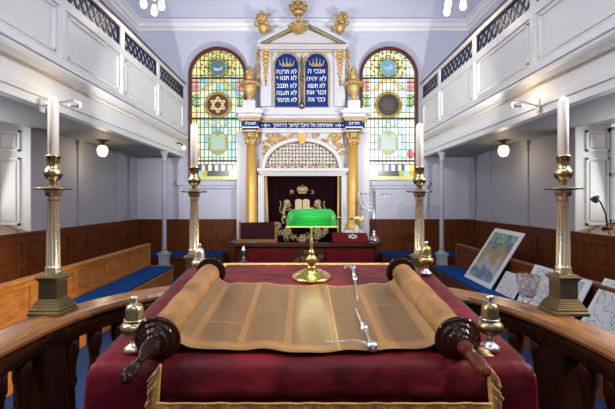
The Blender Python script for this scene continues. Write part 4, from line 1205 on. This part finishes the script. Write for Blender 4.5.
RX = Matrix.Rotation(-PI/2, 4, 'X')       # lathe axis z -> along +y of the slope
for sg, x in ((-1, XL), (1, XR)):
    A = MT @ Matrix.Translation((x, 0, AX)) @ RX
    rb = random.Random(5+sg)
    mb = MB(); n = 30
    prof = [(R0*.7, S0-.010), (R0, S0-.008)]+[(R0*(1+.03*math.sin(k*1.7+sg)), S0-.008+(S1-S0-.016)*k/14) for k in range(1, 15)]+[(R0*.7, S1-.02)]
    mb.lathe(prof, (0, 0, 0), n); mb.xf(A)
    obj('parchment_roll', mb, 'skin', scroll_root, label='rolled parchment showing its tan mottled back')
    mb = MB()                              # wrap edge lying on the roll
    rol_prof = [(.012, S0-.02), (.012, S1+.01)]
    mb.lathe(rol_prof, (0, 0, 0), 12); mb.xf(A); ro = obj('roller', mb, 'roller', scroll_root)
    for end, s0, d in (('near', S0-.006, -1), ('far', S1-.004, 1)):
        mb = MB(); pr = [(.030, 0), (.048, .001), (.052, .005), (.051, .009), (.044, .012), (.040, .013), (.041, .017), (.037, .021), (.029, .023), (.030, .027), (.026, .031), (.019, .034), (.018, .042)]
        mb.lathe([(r, s0+d*z) for r, z in pr], (0, 0, 0), 36); mb.xf(A); obj('disc', mb, 'roller', ro)
        if end == 'near' and sg < 0:
            pr = [(0.0192, .040), (0.0208, .050), (0.0176, .062), (0.0152, .072), (0.0104, .085), (0.0076, .100), (0.0084, .112), (0.0120, .125), (0.0144, .140), (0.0148, .152), (0.0128, .166), (0.0080, .175), (0.0000, .178)]
            m_ = 'roller'
        elif end == 'near':
            pr = [(0.0160, .040), (0.0168, .050), (0.0120, .058), (0.0116, .066), (0.0144, .082), (0.0148, .110), (0.0140, .130), (0.0104, .138), (0.0120, .142), (0.0096, .148), (0.0000, .150)]
            m_ = 'rollerend'
        else:
            pr = [(0.0160, .040), (0.0144, .06), (0.0096, .08), (0.0128, .11), (0.0096, .14), (0.0000, .145)]; m_ = 'roller'
        mb = MB(); mb.lathe([(r, s0+d*z) for r, z in pr], (0, 0, 0), 20); mb.xf(A); obj('handle', mb, m_, ro)

# silver pointers
def pointer(p0, p1, z0, z1, label, flip):
    root = thing('silver_pointer', label, 'pointer', MT @ Vector((p0[0], p0[1], .012)), 'silver pointers on the scroll')
    a = Vector((p0[0], p0[1], z0)); b = Vector((p1[0], p1[1], z1)); d = b-a; L = d.length
    q = d.to_track_quat('Z', 'Y').to_matrix().to_4x4(); B = MT @ Matrix.Translation(a) @ q
    mb = MB(); mb.lathe([(.0075, .0), (.006, .02), (.0055, L*.40)], (0, 0, 0), 12); mb.lathe([(.0045, L*.46), (.0045, L*.72), (.0030, L*.95), (.0028, L*.97)], (0, 0, 0), 10); mb.xf(B); obj('shaft', mb, 'silver', root)
    mb = MB(); mb.lathe([(.0055, L*.38), (.010, L*.40), (.011, L*.43), (.007, L*.46), (.0045, L*.48)], (0, 0, 0), 12); mb.xf(B); obj('collar', mb, 'silver', root)
    mb = MB(); mb.lathe([(.0, -.012), (.006, -.011), (.012, -.006), (.0135, .002), (.012, .010), (.008, .015), (.010, .018), (.006, .022)], (0, 0, 0), 14); mb.xf(B); obj('knob', mb, 'silver', root)
    mb = MB(); mb.sphere((0, 0, L*.985), .0048, 8, 6, (1, .7, 2)); mb.tube([(0, 0, L*.98), (.001, 0, L*1.01), (.001, 0, L*1.05)], .0016, 5); mb.xf(B); obj('hand', mb, 'silver', root, label='tiny pointing hand')
    return root, a
def chain(root, pts, name='chain'):
    mb = MB(); n = len(pts)
    for i in range(n-1):
        p, q = Vector(pts[i]), Vector(pts[i+1]); m_ = (p+q)/2; d = (q-p); L = d.length
        rot = d.to_track_quat('X', 'Z').to_matrix()
        if i % 2: rot = rot @ Matrix.Rotation(PI/2*.8, 3, 'X')
        ring = [m_+rot @ Vector((L*.72*math.cos(t), L*.42*math.sin(t), 0)) for t in [2*PI*k/10 for k in range(10)]]
        mb.tube(ring, L*.16, 4, closed=True)
    mb.xf(MT); obj(name, mb, 'silver', root)
r1, a1 = pointer((.141, .016), (.136, .262), .022, .014, 'silver pointer with ball knob and chain at the near edge of the parchment', False)
chain(r1, [(.141-.104*t, .012+.022*math.sin(PI*t)+.020*t, .024+.003*math.sin(t*7)) for t in [k/20 for k in range(21)]])
r2_, a2 = pointer((.180, .690), (.153, .352), .018, .014, 'silver pointer lying across the far edge of the parchment', True)
chain(r2_, [(.180-.028*t+.006*math.sin(PI*t*2), .700+.030*math.sin(PI*t), .012) for t in [k/10 for k in range(11)]])

# bell shaped scroll finials standing on the table
def finial(x, s_, label, m_bell, m_foot, sc=1.0):
    p = MT @ Vector((x, s_, -.002)); root = thing('scroll_finial', label, 'finial', p, 'bell shaped scroll finials')
    X, Y, Z = p
    mb = MB(); mb.lathe([(.021*sc, Z), (.022*sc, Z+.006), (.018*sc, Z+.012), (.009*sc, Z+.018), (.008*sc, Z+.032), (.012*sc, Z+.036)], (X, Y, 0), 20); obj('foot', mb, m_foot, root)
    mb = MB(); mb.lathe([(.010*sc, Z+.034), (.022*sc, Z+.040), (.028*sc, Z+.050), (.029*sc, Z+.058), (.024*sc, Z+.066), (.0185*sc, Z+.071)], (X, Y, 0), 24); obj('bowl', mb, m_bell, root)
    mb = MB(); mb.lathe([(.0185*sc, Z+.070), (.020*sc, Z+.074), (.0185*sc, Z+.079), (.0185*sc, Z+.096), (.016*sc, Z+.106), (.010*sc, Z+.112), (.005*sc, Z+.114)], (X, Y, 0), 24); obj('bell', mb, m_bell, root)
    mb = MB(); mb.lathe([(.005*sc, Z+.112), (.007*sc, Z+.116), (.0055*sc, Z+.119), (.008*sc, Z+.123), (.006*sc, Z+.129), (.0, Z+.130)], (X, Y, 0), 12); obj('knob', mb, m_foot, root)
    mb = MB()
    mb.tube([(X+.0205*sc*math.cos(t), Y+.0205*sc*math.sin(t), Z+.074) for t in [2*PI*k/20 for k in range(20)]], .0016, 5, closed=True); obj('beading', mb, m_foot, root)
    return root
finial(-.418, .045, 'brass bell shaped finial beside the left roller, close to the near table edge', 'brass', 'palebrass', 1.12)
finial(.428, .050, 'dark brass bell shaped finial beside the right roller, close to the near table edge', 'oldbrass', 'silver', 1.05)
finial(-.412, .62, 'silver bell shaped finial behind the left roller near the far left candlestick', 'palebrass', 'silver')
finial(.462, .66, 'yellow brass bell shaped finial behind the right roller near the far right candlestick', 'goldbrass', 'silver')

# banker's lamp
p = MT @ Vector((.014, .595, .004)); X, Y, Z = p
lamp = thing('desk_lamp', 'brass desk lamp with a green glass shade standing at the far edge of the table', 'lamp', p)
def rot_t(mb): return mb
mb = MB(); mb.lathe([(.070, -.004), (.073, .004), (.072, .010), (.066, .013), (.060, .018), (.046, .022), (.040, .028), (.030, .032), (.020, .036)], (0, 0, 0), 36); mb.xf(Matrix.Translation(p) @ Matrix.Rotation(TH, 4, 'X')); obj('base', mb, 'goldbrass', lamp)
mb = MB(); mb.lathe([(.020, Z+.035), (.015, Z+.042), (.012, Z+.050), (.020, Z+.060), (.022, Z+.070), (.017, Z+.080), (.010, Z+.086), (.013, Z+.092), (.008, Z+.100), (.0045, Z+.115), (.0045, Z+.235)], (X, Y, 0), 18); obj('stem', mb, 'goldbrass', lamp)
zs0, zs1 = CZ-.098, CZ-.034
prof = []
mb = MB()                                 # trough shade: rounded section, rounded ends, open below
NX_, NA = 34, 16; W, D = .0935, .054; V = []
for shell in (0, 1):
    G = []
    for i in range(NX_+1):
        t = -1+2*i/NX_; e = max(0, (abs(t)-.70)/.30); k = math.sqrt(max(0, 1-e*e*.96)); row = []
        for j in range(NA+1):
            a = PI*j/NA; ca, sa = math.cos(a), math.sin(a)
            dd = (D-(.003 if shell else 0))*(.25+.75*k); hh = ((zs1-zs0)-(.003 if shell else 0))*(.30+.70*k)
            row.append(mb.b.verts.new((X+t*(W-(.002 if shell else 0)), Y+.012+dd*math.copysign(abs(ca)**.75, ca), zs0+hh*abs(sa)**.72)))
        G.append(row)
    for i in range(NX_):
        for j in range(NA):
            f = mb.b.faces.new((G[i][j], G[i+1][j], G[i+1][j+1], G[i][j+1])); f.smooth = True
    for row in (G[0], G[-1]):
        mb.b.faces.new(row)
    V.append(G)
shade = obj('shade', mb, 'green', lamp, label='green glass shade')
mb = MB(); mb.b2(X-W, X+W, Y+.012-D-.001, Y+.012-D+.002, zs0-.002, zs0+.003); obj('shade_rim', mb, emit('rim_glow', (.95,.85,.35), .9), shade, label='pale lower rim with painted lamp glow')  # rim emits by itself, standing in for glow from the lamp
mb = MB(); 
for sg in (-1, 1): mb.sphere((X+sg*(W+.007), Y+.012, zs0+.030), .009, 10, 7); mb.tube([(X+sg*(W-.004), Y+.012, zs0+.03), (X+sg*(W+.012), Y+.012, zs0+.03)], .004, 6)
mb.sphere((X, Y+.012, zs1+.002), .006, 8, 6, (1.4, 1, .6)); mb.tube([(X, Y, Z+.225), (X, Y+.012, zs1-.006)], .005, 6)
obj('shade_knob', mb, 'goldbrass', lamp)
mb = MB(); mb.tube([(X-.055, Y+.012, zs0+.030), (X+.055, Y+.012, zs0+.030)], .010, 8); obj('bulb', mb, emit('lamp_tube', (1,.9,.65), 4), lamp)
LAMP = (X, Y+.012, zs0+.012)

# crystal bowl on the rail
bx, by = .945, 1.675
root = thing('crystal_bowl', 'cut crystal bowl on the rail beside the right near candlestick', 'bowl', (bx, by, RZ))
mb = MB(); n = 24; out = [(.022, .0), (.030, .004), (.026, .014), (.040, .035), (.049, .065), (.053, .095), (.056, .112)]; inn = [(.051, .110), (.047, .092), (.043, .065), (.034, .042), (.012, .026), (.0, .025)]
rings = []
for k, (r, z) in enumerate(out+inn):
    rings.append([mb.b.verts.new((bx+.84*r*(1+(.05 if (i+k) % 2 and k < 7 else -.03))*math.cos(2*PI*i/n), by+.84*r*(1+(.05 if (i+k) % 2 and k < 7 else -.03))*math.sin(2*PI*i/n), RZ+z+(.006 if k in (6, 7) and i % 2 else 0))) for i in range(n)])
for A, B in zip(rings, rings[1:]):
    for i in range(n): j = (i+1) % n; mb.b.faces.new((A[i], A[j], B[j])); mb.b.faces.new((A[i], B[j], B[i]))
mb.b.faces.new(list(reversed(rings[0])))
obj('bowl', mb, 'crystal', root)

# prints on card leaning against the right pew
def board(label, b0, b1, t0, t1, kind, border, name='print'):
    """corners (x,y,z): bottom far/near, top far/near"""
    b0, b1, t0, t1 = map(Vector, (b0, b1, t0, t1))
    root = thing('mounted_print', label, 'picture', (b0+b1)/2, 'pictures leaning on the right pew')
    nrm = (b1-b0).cross(t0-b0).normalized()
    if nrm.x > 0: nrm = -nrm
    def slab(nm, m_, f, lift, th, lab=None):
        def P(u, v): return (b0*(1-u)+b1*u)*(1-v)+(t0*(1-u)+t1*u)*v
        c = [P(f, f*.8), P(1-f, f*.8), P(1-f, 1-f*.8), P(f, 1-f*.8)]
        me = bpy.data.meshes.new(nm); vs = [tuple(q+nrm*lift) for q in c]+[tuple(q+nrm*(lift-th)) for q in c]
        me.from_pydata(vs, [], [(0,1,2,3), (7,6,5,4), (0,4,5,1), (1,5,6,2), (2,6,7,3), (3,7,4,0)])
        ul = me.uv_layers.new(name='UVMap'); uv = {0:(0,0),1:(1,0),2:(1,1),3:(0,1),4:(0,0),5:(1,0),6:(1,1),7:(0,1)}
        for l in range(len(me.loops)): ul.data[l].uv = uv[me.loops[l].vertex_index]
        mesh_obj(nm, me, m_, root, lab)
    slab('card', 'paper', 0, 0, .012); slab('image', print_mat(name, kind), border, .002, .004)
SZ = SEAT+.057
board('large coloured map print on white card, tallest picture leaning on the right pew', (2.92, 7.26, SZ), (2.90, 6.20, SZ), (3.49, 7.26, CZ-.508), (3.44, 6.20, CZ-.519), 'map', .09, 'map_print')
board('pale line print on card directly right of the large coloured map', (2.93, 6.10, SZ), (2.93, 5.58, SZ), (3.10, 6.10, CZ-1.08), (3.10, 5.58, CZ-1.08), 'line', .06, 'line_print')
board('pale bordered print on card behind the right near brass candlestick', (2.95, 5.52, SZ), (2.95, 4.43, SZ), (3.205, 5.52, CZ-.885), (3.205, 4.43, CZ-.9), 'pale', .08, 'bordered_print')
board('pale line drawing on card at the right edge of the photo', (2.99, 4.36, SZ), (2.99, 3.40, SZ), (3.29, 4.36, CZ-.85), (3.29, 3.40, CZ-.85), 'line', .05, 'drawing_print')

# gooseneck reading lamp on the right window sill
x, y = 4.58, 6.02; zz = 1.352+(x-4.31)*(1.49-1.352)/.6
g = thing('gooseneck_lamp', 'black gooseneck lamp on the sill of the right window recess', 'lamp', (x, y, zz))
mb = MB(); mb.lathe([(.07, zz-.01), (.07, zz+.02), (.03, zz+.035)], (x, y, 0), 14); obj('base', mb, 'blackmetal', g)
mb = MB(); mb.tube([(x, y, zz+.02), (x-.02, y, zz+.22), (x-.10, y, zz+.40), (x-.17, y, zz+.47)], .012, 6); obj('neck', mb, 'blackmetal', g)
mb = MB(); mb.lathe([(.02, -.05), (.045, .0), (.055, .05)], (x-.17, y, zz+.46), 12, mtx=Matrix.Rotation(.8, 4, 'Y') @ Matrix.Rotation(PI, 4, 'X')); obj('lamp_head', mb, 'blackmetal', g)

# ================================================================== light and camera
def area(name, loc, aim, sx, sy, power, col):
    l = bpy.data.lights.new(name, 'AREA'); l.shape = 'RECTANGLE'; l.size = sx; l.size_y = sy; l.energy = power; l.color = col
    o = bpy.data.objects.new(name, l); COL.objects.link(o); o.location = loc
    o.rotation_euler = (Vector(aim)-Vector(loc)).to_track_quat('-Z', 'Y').to_euler(); return o
def point(name, loc, power, col, r=.05):
    l = bpy.data.lights.new(name, 'POINT'); l.energy = power; l.color = col; l.shadow_soft_size = r
    o = bpy.data.objects.new(name, l); COL.objects.link(o); o.location = loc; return o
def spot(name, loc, aim, power, ang, col, r=.03, blend=.6):
    l = bpy.data.lights.new(name, 'SPOT'); l.energy = power; l.color = col; l.spot_size = ang; l.spot_blend = blend; l.shadow_soft_size = r
    o = bpy.data.objects.new(name, l); COL.objects.link(o); o.location = loc
    o.rotation_euler = (Vector(aim)-Vector(loc)).to_track_quat('-Z', 'Y').to_euler(); return o
W = bpy.data.worlds.new('hall_light'); SC.world = W; W.use_nodes = True
W.node_tree.nodes['Background'].inputs[0].default_value = (.80, .87, 1.0, 1); W.node_tree.nodes['Background'].inputs[1].default_value = .3
area('daylight_left_recess', (-HX-.40, 5.45, 2.3), (0, 5.3, 1.2), 1.6, 1.2, 14, (.93, .96, 1))
area('daylight_right_recess', (HX+.40, 5.45, 2.3), (0, 5.3, 1.2), 1.6, 1.2, 14, (.93, .96, 1))
area('upper_fill_left', (-HX+.05, 1.5, 5.6), (0, 6, 4.2), 6.0, 1.4, 330, (.92, .95, 1))  # added fill for the upper hall, no window in this wall
area('upper_fill_right', (HX-.05, 1.5, 5.6), (0, 6, 4.2), 6.0, 1.4, 330, (.92, .95, 1))  # matching added fill on the right, wall is solid behind it
area('rear_fill', (0, -2.8, 5.2), (0, 4, 2.2), 3.0, 2.6, 70, (.97, .98, 1))  # added soft fill from behind the camera, no window is built
for x, y, z, s, l in SPOTS:
    aim = (Vector((0, 10.3, 4.4))-Vector((x, y, z))).normalized()
    spot('ark_spot', Vector((x, y, z))+aim*.10, (0, 10.3, 4.4), 600, math.radians(100), (1, .97, .94), blend=.85)
    point('spot_spill', Vector((x-s*.02, y+.05, z+.08))+aim*.05, 5, (1, .80, .50), .03)
for s in (-1, 1):
    point('globe_light', (s*3.86, 7.7, 2.62), 7, (1, .80, .52), .09)
    point('pendant_light', (s*2.62, 7.0, 4.98), 14, (1, .86, .62), .12)
point('desk_lamp_light', LAMP, 1.5, (1, .84, .50), .02)
area('platform_fill', (0, 1.0, 7.3), (0, 1.6, 1.4), 1.2, 1.2, 12, (1, .93, .82))  # added overhead fill, not a fixture of the hall
for s in (-1, 1):
    spot('bimah_fill_spot', (s*2.75, .9, 3.05), (-s*.3, 1.75, 1.45), 380 if s > 0 else 250, math.radians(80), (1, .86, .70), .04)  # added unseen spots without fixtures, brightening candles, brass and table
spot('pew_fill_spot', (2.75, 2.2, 3.1), (-3.2, 4.0, .70), 1500, math.radians(30), (1, .84, .58), .05)  # added unseen lamp without a fixture, brightens the left pew

cam = bpy.data.cameras.new('camera'); co = bpy.data.objects.new('camera', cam); COL.objects.link(co)
co.location = (0, 0, CZ); co.rotation_euler = (PI/2, 0, 0)
cam.sensor_width = 36; cam.sensor_fit = 'HORIZONTAL'; cam.lens = 400/615*36
cam.shift_x = (307.5-303)/615; cam.shift_y = (200-204.5)/615; cam.clip_start = .02; cam.clip_end = 100
SC.camera = co
SC.view_settings.view_transform = 'Standard'; SC.view_settings.look = 'None'; SC.view_settings.gamma = 1; SC.view_settings.use_curve_mapping = False
SC.view_settings.exposure = 0.0
SC.cycles.use_denoising = True
SC.cycles.max_bounces = 8
